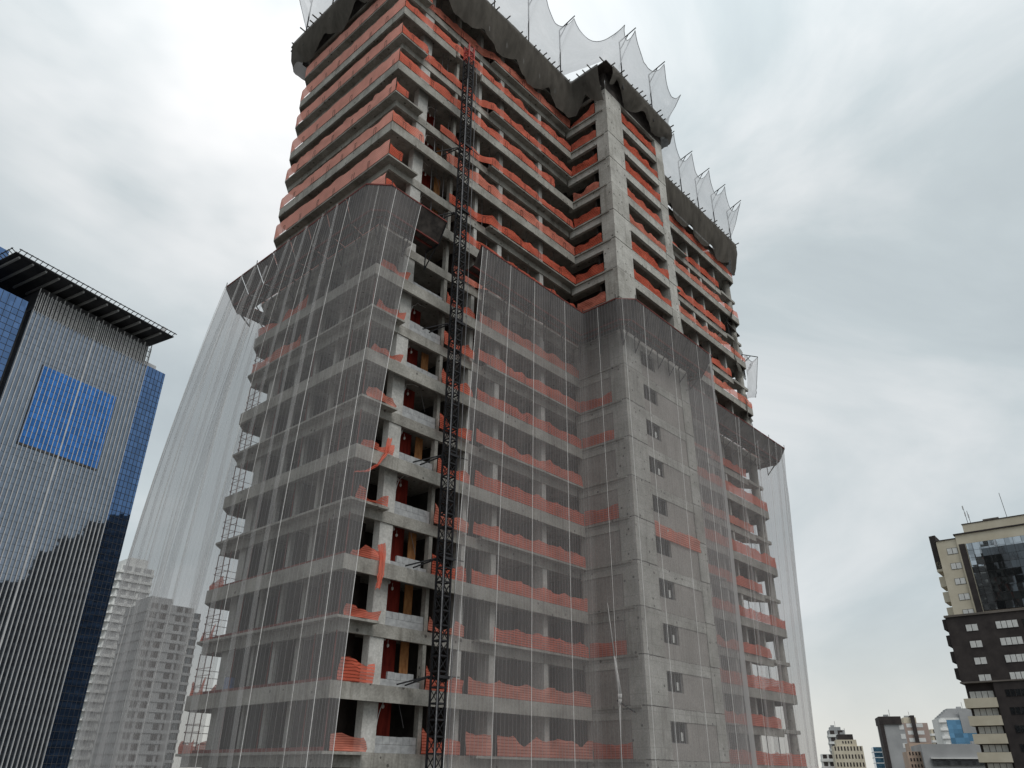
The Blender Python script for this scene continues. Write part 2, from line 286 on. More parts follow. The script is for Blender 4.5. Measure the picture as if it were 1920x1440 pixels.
random.seed(5)
for k in range(KB, KT+1):
    z = FH*k; odd = k % 2 != 0
    I2 = IN+0.06; b0 = MB().prism([(I2, I2), (XI-0.1, I2), (XI-0.1, YC+0.4), (XR-0.4, YC+0.4), (XR-0.4, I2), (49.27, I2), (49.27, 5.2), (45.5, 5.2), (45.5, YB-0.53), (I2, YB-0.53)], z-0.16, z-0.004)
    part(b0, 'floor_slab', 'concrete')
    # ---- left facade and front corner
    ch = 0.9
    if odd:
        f = MB(); d = 0.78; w = 0.16     # deep fascia round the balcony
        f.prism([(0, 0), (w, w), (w, YB-ch), (0, YB-ch-0.05)], z-d, z)
        f.prism([(0, YB-ch-0.05), (w, YB-ch), (ch+0.1, YB-w), (ch, YB)], z-d, z)
        f.prism([(ch, YB), (ch+0.1, YB-w), (5, YB-w), (5, YB)], z-d, z)
        part(f, 'fascia_beam', 'concrete')
        x1 = 5.4 if k == 17 else XI-0.02
        f = MB().prism([(0, 0), (x1, 0), (x1, w), (w, w)], z-d, z-0.002)
        part(f, 'fascia_beam', 'concrete')
        if k == 17: part(MB().prism([(8.4, 0), (XI-0.02, 0), (XI-0.02, w), (8.4, w)], z-d, z), 'fascia_beam', 'concrete')
        part(MB().prism([(w, w), (IN+0.1, IN+0.1), (IN+0.1, YB-0.5), (5, YB-0.5), (5, YB-w), (ch+0.1, YB-w), (w, YB-ch)], z-0.2, z-0.012), 'balcony_slab', 'concrete')
        part(MB().prism([(w, w), (XI-0.1, w), (XI-0.1, IN+0.1), (IN+0.1, IN+0.1)], z-0.2, z-0.012), 'balcony_slab', 'concrete')
    else:
        part(MB().prism([(0, 0), (IN+0.1, IN+0.1), (IN+0.1, YB-0.5), (5, YB-0.5), (5, YB), (ch, YB), (0, YB-ch)], z-0.13, z), 'balcony_slab', 'concrete')
        part(MB().prism([(0, 0), (2.6, 0), (2.6, IN+0.1), (IN+0.1, IN+0.1)], z-0.13, z-0.003), 'balcony_slab', 'concrete')
        part(MB().prism([(9.9, 0.02), (XI-0.05, 0.02), (XI-0.05, IN+0.1), (9.9, IN+0.1)], z-0.13, z), 'balcony_slab', 'concrete')
        part(MB().box(IN, IN+0.2, IN+0.2, YB-0.6, z-0.66, z-0.005), 'edge_beam', 'concrete')
        part(MB().box(IN, XI-0.1, IN, IN+0.2, z-0.66, z-0.007), 'edge_beam', 'concrete')
        part(MB().box(IN+0.2, 5, YB-0.8, YB-0.6, z-0.66, z-0.005), 'edge_beam', 'concrete')
    # ---- right wing: deep and thin floors swap over
    if not odd:
        d = 0.78; w = 0.16; c2 = 1.1
        f = MB(); f.prism([(XR, 0), (XE-c2, 0), (XE-c2, w), (XR, w)], z-d, z)
        f.prism([(XE-c2, 0), (XE, 1.6), (XE-w, 1.6), (XE-c2-0.08, w)], z-d, z)
        f.prism([(XE, 1.6), (XE, 4.6), (XE-w, 4.6), (XE-w, 1.6)], z-d, z)
        part(f, 'fascia_beam', 'concrete')
        part(MB().prism([(XR, w), (XE-c2-0.08, w), (XE-w, 1.6), (XE-w, 4.6), (49.3, 4.6), (49.3, IN+0.1), (XR, IN+0.1)], z-0.2, z-0.012), 'balcony_slab', 'concrete')
    else:
        part(MB().box(XR, 50.2, IN, IN+0.2, z-0.66, z-0.004), 'edge_beam', 'concrete')
        part(MB().prism([(50.2, IN-0.1), (53.6, IN-0.1), (53.6, IN+0.35), (52.6, IN+0.5), (50.9, 2.4), (49.3, 2.4)], z-0.32, z), 'balcony_slab', 'concrete')
        a, b2 = (30.4, 41.5) if k % 4 == 1 else (30.4, 39.0)
        part(MB().prism([(a, 0), (b2, 0), (b2, IN+0.1), (a, IN+0.1)], z-0.13, z-0.002), 'balcony_slab', 'concrete')
    if k == KT: continue
    # ---- columns of this storey
    zt = z+FH-0.14
    part(MB().box(2.55, 3.45, 0.62, 1.15, z, zt), 'column', 'concrete_pale')
    part(MB().box(6.15, 6.40, 0.60, 0.95, z, zt), 'column', 'concrete')
    part(MB().box(8.75, 9.05, 0.60, 1.30, z, zt), 'column', 'concrete_pale')
    part(MB().box(11.35, 11.80, 0.62, 1.6, z, zt), 'column', 'concrete_pale')
    part(MB().box(16.35, 16.80, 0.62, 1.6, z, zt), 'column', 'concrete_pale')
    xw = 45.6 if not odd else 49.6
    for x in (33.0, 36.2, 39.4, 42.6, 45.3) + ((48.9,) if odd else ()):
        part(MB().box(x, x+0.32, 0.62, 1.4, z, zt), 'column', 'concrete_pale')
    cc = MB(); cc.prism([(52.75+0.46*math.cos(t*math.pi/8), 0.95+0.46*math.sin(t*math.pi/8)) for t in range(16)], z-0.16, z+FH-0.16)
    part(cc, 'column', 'concrete', False)
    # left facade inner pilasters
    for y in ((5.0, 7.2, 9.4) if k < 10 else (4.5, 9.4)):
        part(MB().box(1.25, 1.5, y, y+0.28, z, zt), 'pilaster', 'concrete_pale')
    part(MB().box(0.9, 1.3, 11.6, 12.35, z, zt), 'column', 'concrete_pale')
    # inner walls that close the rooms off
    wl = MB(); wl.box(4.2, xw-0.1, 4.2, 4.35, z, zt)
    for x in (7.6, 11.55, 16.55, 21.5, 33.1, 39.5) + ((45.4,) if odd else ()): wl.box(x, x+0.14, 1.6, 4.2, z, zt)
    part(wl, 'partition_wall', 'interior_shade')
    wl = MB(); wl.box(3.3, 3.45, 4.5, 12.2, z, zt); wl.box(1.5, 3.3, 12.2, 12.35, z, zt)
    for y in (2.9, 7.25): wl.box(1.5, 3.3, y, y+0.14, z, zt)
    part(wl, 'partition_wall', 'interior_shade')
    part(MB().box(xw-0.09, xw+0.1, 1.45, YB-1, z, zt), 'partition_wall', 'interior_shade')
    if not odd:
        for x in (47.2, 49.6): part(MB().tube((x, 0.9, z), (x+0.04, 0.9, zt), 0.04, 5), 'shoring_prop', 'steel_grey')
    # thin shoring props in the open bays
    if k >= 11:
        for x in (4.6, 5.7, 10.2, 13.2, 14.9, 18.4):
            xx = x+random.uniform(-0.35, 0.35)
            part(MB().tube((xx, 0.9, z), (xx+random.uniform(-.1, .1), 0.9, zt), 0.028, 5), 'shoring_prop', 'steel_grey')

# ---- stair and lift core: one lift of concrete per storey, joints left open
for k in range(KB, KT):
    z = FH*k; zt = z+FH-0.045; j = 0.012*((k*7) % 3)
    upper = k >= 10
    cm = ('concrete_core', 'concrete_core_b', 'concrete_core_c')[(k*k*5+k) % 3]
    def seg(x0, x1, y0, y1, z0, z1, m=None): m = m or cm; part(MB().box(x0, x1, y0, y1, z0, z1), 'core_wall', m)
    seg(XI-j, 22.95, YC-j, -2.95, z, zt)                         # corner pier
    part(MB().box(28.9, XR+j, YC-j, -3.2, z, zt), 'core_wall', cm)
    seg(22.953, 28.897, YC+0.02, YC+0.3, z+FH-0.80, zt)          # spandrels
    seg(XI+0.02, XI+0.3, -2.947, IN-0.02, z+FH-0.80, zt)
    part(MB().box(XR-0.3, XR+j-0.01, -3.197, 0.3, z, zt), 'core_wall', 'concrete_core')
    part(MB().box(XI+0.5, XR-0.5, -2.2, -2.05, z, zt), 'partition_wall', 'interior_shade')
    part(MB().box(22.2, 22.35, -2.0, 3.9, z, zt), 'partition_wall', 'interior_shade')
    zb = z-0.026
    if upper:
        if k < 18: seg(22.953, 28.897, YC+0.03, YC+0.28, zb, z+0.10)
        seg(XI+0.03, XI+0.28, -2.947, IN-0.02, zb, z+0.08)
        part(MB().box(26.6, 26.75, YC+0.9, YC+1.1, z, z+FH-0.8), 'column', 'concrete')
    else:
        # plastered infill with a barred window beside the pier
        part(MB().box(XI+0.06, XI+0.25, -2.94, IN-0.03, zb, z+FH-0.803), 'infill_wall', 'plaster')
        part(MB().box(25.05, 28.89, YC+0.06, YC+0.25, zb, z+FH-0.803), 'infill_wall', 'plaster')
        part(MB().box(22.96, 25.045, YC+0.055, YC+0.25, zb, z+0.95), 'infill_wall', 'plaster')
        wd = MB(); x0, x1, z0, z1 = 22.98, 25.03, z+0.955, z+FH-0.81
        wd.box(x0, x1, YC+0.2, YC+0.24, z0, z0+0.05); wd.box(x0, x1, YC+0.2, YC+0.24, z1-0.05, z1)
        for x in (x0, x0+0.7, x1-0.75, x1-0.05): wd.box(x, x+0.05, YC+0.195, YC+0.245, z0+0.05, z1-0.05)
        w = part(wd, 'window', 'steel_grey')
        br = MB()
        for i in range(7): br.tube((x0+0.15+i*0.28, YC+0.14, z0), (x0+0.15+i*0.28, YC+0.14, z1), 0.014, 4)
        br.build('window_bars', 'steel_black', w)
        if k in (0, 1, 2, 3, 6, 7): 
            part(MB().box(x1-0.62, x1-0.42, YC+0.15, YC+0.19, z0+0.15, z0+0.65), 'notice_paper', 'lamp_white')

# ---- hoist bay between the big column and the mast: low block wall, red boards, plywood, lamps
random.seed(11)
for k in range(-1, 15):
    z = FH*k
    if k < 10:
        p_ = MB()
        part(MB().box(3.48, 6.12, 0.66, 0.80, z, z+0.38), 'block', 'block')
        nb = 6
        for i in range(nb):
            w0 = 3.48+(6.12-3.48)*i/nb
            if not (k in (1, 3) and i in (0, 5)): part(MB().box(w0+0.008, w0+2.64/nb-0.008, 0.665, 0.795, z+0.392, z+0.76-0.03*random.random()), 'block', 'block')
    if k in (9, 10): continue
    part(MB().box(3.75, 5.35, 1.9, 1.96, z+0.02, z+2.75), 'red_board', 'redwood')
    part(MB().prism([(3.62, 1.0), (3.68, 1.0), (3.75, 1.9), (3.68, 1.9)], z+0.02, z+2.3), 'red_board', 'redwood')
    if k % 2 == 1 or k in (2, 12):
        part(MB().box(5.37, 5.95, 1.5, 1.54, z+0.02, z+2.55), 'plywood_sheet', 'ochre')
    for dx, dz in ((4.25, 2.45), (4.5, 2.15)):
        sp = MB(); c = Vector((dx, 1.55, z+dz))
        sp.tube(c, c+Vector((0, 0, 0.10)), 0.075, 8, 0.06).tube(c+Vector((0, 0, -0.07)), c, 0.03, 8, 0.075).tube(c+Vector((0, 0, 0.1)), c+Vector((0, 0, zt-zt+0.32)), 0.012, 4)
        part(sp, 'lamp_globe', 'lamp_white')

for k in range(0, 15):
    if k in (9, 10): continue
    z = FH*k; r_ = random.Random(k*3+1); a = Vector((3.5, 0.75, z+0.9+r_.random()*0.8)); b = Vector((4.3+r_.random()*0.9, 1.2, z+2.75))
    pts_ = [a.lerp(b, q/8)+Vector((-0.25*math.sin(math.pi*q/8), 0, 0.5*math.sin(math.pi*q/8)*r_.uniform(0.6, 1.0))) for q in range(9)]
    for p3 in pts_: p3.z = min(p3.z, z+2.8)
    part(MB().path(pts_, 0.022, 5), 'hose', 'rope')
    if k % 3 == 0: part(MB().tube((4.9, 1.0, z+2.8), (5.6, 1.1, z+1.2), 0.015, 5), 'hose', 'steel_grey')
# ---- scaffold rails at the open left end, lower floors
for k in range(0, 9):
    z = FH*k
    for (x, y) in ((0.45, 14.1), (0.45, 12.6), (0.45, 13.35), (1.9, 14.2), (3.1, 14.2), (0.5, 10.2), (0.5, 6.4), (0.45, 2.4), (0.45, 0.6)):
        part(MB().tube((x, y, z), (x+0.03, y, z+FH-0.62), 0.03, 6), 'scaffold_tube', 'rust_red')
    for h in (0.55, 1.1, 1.5):
        part(MB().tube((0.42, 12.4, z+h), (0.42, 14.2, z+h+0.03), 0.018, 5), 'scaffold_rail', 'rust_red')
        part(MB().tube((0.42, 14.2, z+h), (3.2, 14.25, z+h), 0.018, 5), 'scaffold_rail', 'rust_red')
    if k < 4:
        part(MB().box(0.16, 0.2, 0.3, YB-1.1, z, z+0.17), 'toe_board', 'rust_red')

# ------------------------------------------------------------------ path helpers
def offset_path(pts, d, ch=0.0):
    """offset an open polyline to its left by d, with chamfered outer corners"""
    P = [Vector(p) for p in pts]; out_ = []
    def nrm(a, b): t = (b-a).normalized(); return Vector((-t.y, t.x))
    for i, p in enumerate(P):
        if i == 0: out_.append(p+nrm(P[0], P[1])*d); continue
        if i == len(P)-1: out_.append(p+nrm(P[-2], P[-1])*d); continue
        n1_, n2_ = nrm(P[i-1], p), nrm(p, P[i+1]); m = (n1_+n2_); m = m/m.dot(n1_)
        q = p+m*d; t1 = (p-P[i-1]).normalized(); t2 = (P[i+1]-p).normalized()
        convex = t1.x*t2.y-t1.y*t2.x < 0
        if convex and ch > 0: out_ += [q-t1*ch, q+t2*ch]
        else: out_ += [q, q.copy()] if ch > 0 else [q]
    return out_
def resample(pts, step):
    L = [0.0]
    for a, b in zip(pts, pts[1:]): L.append(L[-1]+(b-a).length)
    n = max(2, int(L[-1]/step)); res = []
    for i in range(n+1):
        s_ = L[-1]*i/n
        for j in range(len(L)-1):
            if s_ <= L[j+1]+1e-9: break
        w = (s_-L[j])/max(1e-9, L[j+1]-L[j]); res.append((pts[j].lerp(pts[j+1], w), s_))
    return res

# ------------------------------------------------------------------ orange safety mesh
def mesh_run(pts, z, h, label, mat='mesh_orange', seed=0, crumple=0.06, sag=0.10, gaps=(), lean=0.0, staples=True, topfn=None, group=None):
    pts = [Vector(p) for p in pts]; rs = resample(pts, 0.22); nv = 6; mb = MB(); rnd = random.Random(seed)
    if mat == 'mesh_orange': mat = rnd.choice(('mesh_orange', 'mesh_orange', 'mesh_orange_b', 'mesh_orange_c'))
    h *= rnd.uniform(0.88, 1.14)
    nr = []
    for i in range(len(rs)):
        a = rs[max(0, i-1)][0]; b = rs[min(len(rs)-1, i+1)][0]; t = (b-a).normalized(); nr.append(Vector((t.y, -t.x)))
    ph = rnd.uniform(0, 50); post = rnd.uniform(1.9, 2.6)
    def top(s_):
        u = (s_/post) % 1.0
        v = h - sag*4*u*(1-u)*(0.6+0.8*abs(nz(s_*0.3, ph))) + 0.10*nz(s_*0.9, ph+9)*(1+crumple*8) + 0.05*nz(s_*2.7, ph) - 0.35*max(0, nz(s_*0.55, ph+21)-0.28)*3*crumple/0.08
        if topfn: v *= topfn(s_)
        return max(0.06, v)
    def fn(u, v):
        i = round(u*(len(rs)-1)); p, s_ = rs[i]; H = top(s_)
        n_ = nr[i]; zz = H*v
        o_ = crumple*(nz(s_*1.5, zz*1.7, ph)*1.3+nz(s_*4.2, zz*3.0, ph)*0.6)*(0.35+v) + lean*v*v + 0.035
        q = p+n_*o_
        return (q.x, q.y, z+0.005+zz+crumple*0.5*nz(s_*3, zz*4, ph+3)*v), (s_, H*v*(0.9/h))
    mb.grid(fn, len(rs)-1, nv)
    if gaps:
        keepf, keepu = [], []
        for f, u in zip(mb.f, mb.uv):
            sm = sum(w[0] for w in u)/4
            if not any(a < sm < b for a, b in gaps): keepf.append(f); keepu.append(u)
        mb.f, mb.uv = keepf, keepu
    o = mb.build('safety_mesh', mat, None, True)
    tag(o, label, 'safety mesh', group)
    if staples:
        st = MB(); L = rs[-1][1]; s_ = 0.8
        while s_ < L-0.5:
            i = min(range(len(rs)), key=lambda q: abs(rs[q][1]-s_)); p = rs[i][0]; n_ = nr[i]; t = Vector((-n_.y, n_.x))
            if not any(a < s_ < b for a, b in gaps):
                for q in ((0, 0.24) if rnd.random() < 0.6 else (0, 0.15)):
                    a = p+t*q+n_*0.07; st.tube((a.x, a.y, z-0.08), (a.x, a.y, z+0.55), 0.011, 4)
                a = p+n_*0.07; b = p+t*0.24+n_*0.07
                if rnd.random() < 0.6: st.tube((a.x, a.y, z+0.55), (b.x, b.y, z+0.55), 0.011, 4)
            s_ += rnd.uniform(1.6, 2.6)
        if st.v: stuff(st.build('tie_wires', 'steel_black', o))
    return o

LEFT = [(0.02, YB-0.95), (0.02, 0.02)]; 
for k in range(10, 19):
    fl = floor_name(k); z = FH*k
    if k >= 11 or k == 10:
        mesh_run([(1.0, YB+0.0), (0.0, YB-0.95), (0.0, 0.0)], z, 1.2, 'long orange mesh tinted with sky glow along the left facade, '+fl, 'mesh_orange_skylit', k*7, 0.02 if k not in (11, 14) else 0.07, 0.05)
        gp = ()
        if k == 14: gp = ((1.2, 5.2),)
        if k == 13: gp = ((2.9, 5.0), )
        if k == 12: gp = ((1.2, 6.4),)
        if k == 11: gp = ((1.4, 6.6),)
        if k == 10: gp = ((1.4, 7.2),)
        fx = [(0.0, 0.0), (2.6, 0.0), (2.7, 0.5), (9.0, 0.5), (9.9, 0.0), (XI-0.1, 0.0)] if k % 2 == 0 else [(0, 0), (XI-0.1, 0)]
        end = {15: 17.8, 11: 20.2}.get(k)
        if end: fx = fx[:-1]+[(end, 0)]
        mesh_run(fx, z, 0.92, 'orange mesh along the front left of the stair core, '+fl, 'mesh_orange', k*13+1, 0.07, 0.2, gp)
        tf = (lambda s_: 0.25+0.4*s_) if k == 18 else None
        mesh_run([(XI, -0.05), (XI, -2.9)], z+0.08, 0.95, 'short orange mesh across the side opening of the core, '+fl, 'mesh_orange', k*3+2, 0.09, 0.15, staples=False, topfn=tf)
        mesh_run([(22.95, YC+0.05), (28.9, YC+0.05)], z+0.1, 0.95 if k > 10 else 0.5, 'orange mesh across the front opening of the core, '+fl, 'mesh_orange', k*5+3, 0.08, 0.25, staples=False)
        mesh_run([(XR+0.3, 0.0 if k % 2 == 0 else 0.45), (XE-1.2 if k % 2 == 0 else 49.6, 0.0 if k % 2 == 0 else 0.45)] + ([(XE, 1.6)] if k % 2 == 0 and k < 14 else []), z, 0.95, 'orange mesh along the wing right of the core, '+fl, 'mesh_orange', k*17+4, 0.07, 0.25, staples=False)
for k in range(-1, 10):
    fl = floor_name(k); z = FH*k
    # torn bunch near the front corner
    mesh_run([(0.35, 0.05), (1.5, 0.02), (2.5, 0.05)], z, (0.62, 0.95, 0.55, 0.75, 0.75, 0.6, 0.55, 0.4, 0.5, 0.5, 0.6)[k] if k >= 0 else 0.6, 'crumpled orange mesh bunched at the front corner, '+fl, 'mesh_orange', k*19+5, 0.2, 0.2, staples=False, lean=0.15)
    mesh_run([(6.1, 0.25), (8.9, 0.3)], z, 0.95, 'orange mesh sagging behind the hoist mast, '+fl, 'mesh_orange', k*23+6, 0.12, 0.35, staples=False, topfn=lambda s_: 1.25-0.5*min(1, s_/1.2)+0.2*min(1, max(0, s_-1.2)))
    wrap = k in (8, 7, 5, 2, 0)
    g2 = {2: ((0.0, 1.9),), 0: ((1.9, 2.5),)}.get(k, ())
    mesh_run([(9.1, 0.05), (XI-0.08, 0.05)], z, 1.0, 'orange mesh behind the white net, front left of the core, '+fl, 'mesh_orange', k*29+7, 0.08, 0.22, g2, staples=(k > 6))
    if wrap: mesh_run([(XI, -0.02), (XI, -2.95)], z+0.02, 0.95, 'orange mesh lapped onto the core wall behind the white net, '+fl, 'mesh_orange', k*31+8, 0.06, 0.1, staples=False)
    if k == 5: mesh_run([(22.95, YC-0.02), (29.2, YC-0.02)], z-0.9, 1.15, 'orange mesh strip hung across the core front under a barred window', 'mesh_orange', 77, 0.08, 0.2, staples=False)
    ev = k % 2 == 0
    mesh_run([(XR+0.3, 0.0 if ev else 0.45), (XE-1.2 if ev else 49.6, 0.0 if ev else 0.45)] + ([(XE-0.05, 1.6), (XE-0.05, 4.4)] if ev else []), z, 1.0, 'orange mesh along the wing right of the core, '+fl, 'mesh_orange', k*37+9, 0.05, 0.12, staples=False)
    if k in (0, 1, 2, 3): mesh_run([(0.06, 12.2), (0.06, 13.9), (1.0, YB-0.05), (2.6, YB-0.05)], z, 0.75, 'orange mesh slumped on the open left end, '+fl, 'mesh_orange', k*41+10, 0.1, 0.5, staples=False)
    if k in (8, 9): mesh_run([(0.02, 7.6), (0.02, 13.6)], z, 0.9, 'orange mesh along the left facade behind the white net, '+fl, 'mesh_orange', k*43+3, 0.1, 0.3, staples=False)
# loose strips hanging from two floors near the front corner
def rag(pts, w, label, seed):
    mb = MB(); n = len(pts)*4; P = [Vector(p) for p in pts]
    def c(u):
        f = u*(len(P)-1); i = min(len(P)-2, int(f)); return P[i].lerp(P[i+1], f-i)
    def fn(u, v):
        p = c(u); ww = w*(0.6+0.5*abs(nz(u*5, seed)))
        q = p+Vector(((v-0.5)*ww, 0.10*math.sin(v*9+u*3+seed), 0.16*nz(u*6, v*3, seed)+(v-0.5)*ww*0.4)); return tuple(q), (u*2, v*0.6)
    mb.grid(fn, n, 7); return tag(mb.build('safety_mesh', 'mesh_orange', None, True), label, 'safety mesh')
rag([(2.1, -0.12, 15.9), (1.9, -0.2, 15.0), (1.2, -0.5, 14.0), (0.2, -0.9, 13.2), (-0.6, -1.1, 12.9)], 0.5, 'torn orange strip trailing outward past the white net edge at the front corner', 3)
rag([(2.2, -0.1, 9.9), (2.3, -0.16, 9.2), (2.25, -0.18, 8.3), (2.15, -0.15, 7.5)], 0.55, 'torn orange strip hanging straight down from the slab edge beside the big column', 8)

# ------------------------------------------------------------------ debris canopy (two runs with a gap for the hoist)
CZ = 29.95; E1, E2, LZ = 1.35, 2.05, 31.3
runL = [(3.7, 0), (0, 0), (0, YB), (4.5, YB)]
runR = [(XE, 8.0), (XE, 0), (XR, 0), (XR, YC), (XI, YC), (XI, 0), (6.9, 0)]
def canopy(run, label):
    c = thing('debris_canopy', label, 'canopy', (run[-1][0], run[-1][1], CZ))
    i_, m_, l_ = [offset_path(run, d, ch) for d, ch in ((0.12, 0.01), (E1, 0.7), (E2, 1.1))]
    for (a0, a1), (b0, b1), (c0, c1) in zip(zip(i_, i_[1:]), zip(m_, m_[1:]), zip(l_, l_[1:])):
        if max((c1-c0).length, (b1-b0).length) < 0.05: continue
        n = max(1, round((b1-b0).length/2.0))
        for q in range(n):
            u0, u1 = q/n, (q+1)/n-0.006
            A0, A1, B0, B1, C0, C1 = a0.lerp(a1, u0), a0.lerp(a1, u1), b0.lerp(b1, u0), b0.lerp(b1, u1), c0.lerp(c1, u0), c0.lerp(c1, u1)
            d = MB(); d.prism([tuple(A0), tuple(A1), tuple(B1), tuple(B0)] if (A1-A0).length > 0.02 else [tuple(A0), tuple(B1), tuple(B0)], CZ, CZ+0.05); d.build('deck_panel', 'plywood_dark', c)
            # inclined outer board, 4 cm thick
            lp = MB(); t_ = 0.04
            o3 = [(B0.x, B0.y, CZ), (B1.x, B1.y, CZ), (C1.x, C1.y, LZ), (C0.x, C0.y, LZ)]
            i = 0; lp.v = o3+[(p[0], p[1], p[2]+t_) for p in o3]
            lp.f = [(0, 3, 2, 1), (4, 5, 6, 7), (0, 1, 5, 4), (1, 2, 6, 5), (2, 3, 7, 6), (3, 0, 4, 7)]
            lp.build('lip_panel', 'plywood_dark', c)
            for z0, P0, P1 in ((CZ-0.05, B0, B1), (LZ+0.02, C0, C1)):
                MB().bar((P0.x, P0.y, z0), (P1.x, P1.y, z0), 0.09, 0.09).build('frame_rail', 'rust_red', c)
            M0, M1 = A0.lerp(B0, 0.5), A1.lerp(B1, 0.5)
            MB().bar((M0.x, M0.y, CZ-0.06), (M1.x, M1.y, CZ-0.06), 0.12, 0.1).build('frame_rail', 'rust_red', c)
            br = MB(); br.bar((A0.x, A0.y, CZ-0.12), (B0.x, B0.y, CZ-0.12), 0.07, 0.11)
            br.bar((B0.x, B0.y, CZ-0.1), (C0.x, C0.y, LZ-0.05), 0.06, 0.07); br.bar((A0.x, A0.y, CZ-1.5), (B0.lerp(A0, 0.15).x, B0.lerp(A0, 0.15).y, CZ-0.12), 0.06, 0.07)
            br.bar((A0.x, A0.y, CZ-1.55), (A0.x, A0.y, CZ-0.1), 0.06, 0.06)
            br.build('bracket', 'steel_black', c)
            if q % 2 == 0: MB().bar((C0.x, C0.y, LZ-0.05), (C0.x, C0.y, LZ+0.42), 0.04, 0.04).build('net_peg', 'steel_black', c)
    return c
canopy(runL, 'dark boarded debris canopy round the tower corner left of the hoist')
canopy(runR, 'dark boarded debris canopy round the stair core right of the hoist')

# ------------------------------------------------------------------ white debris nets hanging from the canopy lip
NB = -9.0
def hang_net(top, bot, label, pleat, seed, ropes, ease_p=2.6, folds=()):
    """top, bot: matched lists of plan points"""
    T = [Vector(p) for p in top]; Bt = [Vector(p) for p in bot]
    L = [0.0]
    for a, b in zip(T, T[1:]): L.append(L[-1]+(b-a).length)
    Lt = L[-1]; nu = int(Lt/0.2); nv = 34
    def at(s_, t):
        j = 0
        while j < len(L)-2 and s_ > L[j+1]: j += 1
        w = (s_-L[j])/max(1e-9, L[j+1]-L[j]); a = T[j].lerp(T[j+1], w); b = Bt[j].lerp(Bt[j+1], w)
        e_ = 1-(1-t)**ease_p; p = a.lerp(b, e_)
        d = (T[min(j+1, len(T)-1)]-T[j]).normalized(); n_ = Vector((-d.y, d.x))
        return p, n_, d
    def pos(s_, t):
        p, n_, d = at(s_, t); am = pleat(s_)
        ss = s_+0.5*nz(s_*0.25, t*1.2, seed)
        f1 = nz(ss*0.75, t*0.9, seed)*1.4; f2 = nz(ss*2.1, t*0.7, seed+5)
        k_ = min(1, t*7+0.12)
        p = p+n_*(am*k_*(f1*0.9+f2*0.35)) + d*(am*k_*1.3*nz(ss*1.1, t*0.8, seed+11))
        z0 = LZ+0.06-0.10*abs(math.sin(s_*math.pi/2.1))
        return Vector((p.x, p.y, z0+(NB-z0)*t))
    mb = MB()
    mb.grid(lambda u, v: (pos(u*Lt, v**1.15), (u*Lt, v*40)), nu, nv)
    o = mb.build('debris_net', 'net_white', None, True); tag(o, label, 'net')
    for s_, w_, drift, v0 in folds:            # doubled-over folds of the same cloth
        fm = MB()
        def ff_(u, v):
            vv = v0+(1-v0)*v; ww = w_*(0.35+0.9*v**0.6)*(1+0.35*nz(v*5, s_))
            sc2 = min(max(s_+drift*v+0.25*nz(v*3, s_+4)+(u-0.5)*ww, 0), Lt); _, n3_, _d = at(sc2, vv)
            q = pos(sc2, vv**1.15)+Vector((n3_.x, n3_.y, 0))*(0.05+0.10*math.sin(math.pi*u)); return tuple(q), (s_+u*ww, vv*40)
        fm.grid(ff_, 4, 30); fm.build('net_fold', 'net_thick' if s_ == 38.4 else 'net_fold', o, True)
    for s_, r in ropes:
        s_ = min(max(s_, 0), Lt); MB().path([pos(s_, (q/26)**1.15)+Vector((0, 0, 0)) for q in range(27)], r*0.75, 5).build('seam_rope', 'rope', o)
    return o
e2 = E2+0.02
hang_net([(1.45, -e2), (-0.95, -e2), (-e2, -0.95), (-e2, 7), (-e2, YB+0.9), (-0.9, YB+e2), (5.5, YB+e2)],
         [(-1.05, -e2-0.1), (-2.8, -e2-0.5), (-3.6, -1.2), (-4.2, 7), (-4.5, YB+1.6), (-3.0, YB+3.4), (3.6, YB+3.6)],
         'pale see-through debris net round the tower corner left of the hoist',
         lambda s_: 0.05+0.28*min(1, max(0, (s_-4.5)/8)), 3.1,
         [(0.0, 0.022), (2.05, 0.022), (3.2, 0.012), (5.6, 0.02), (8.9, 0.014), (11.5, 0.016), (14, 0.014), (16.6, 0.016), (18.5, 0.014), (20.6, 0.016), (22.5, 0.012), (24.0, 0.014)],
         folds=[(6.8, 0.35, -0.6, 0.0), (8.3, 0.5, -0.9, 0.0), (10.2, 0.45, -0.8, 0.0), (12.4, 0.55, -1.0, 0.0), (14.3, 0.3, -0.6, 0.05), (16.2, 0.6, -1.2, 0.02), (18.2, 0.4, -0.8, 0.0), (20.4, 0.5, -0.7, 0.0), (22.2, 0.35, -0.4, 0.0), (24.2, 0.5, 0.3, 0.0), (26.5, 0.5, 0.2, 0.0)])
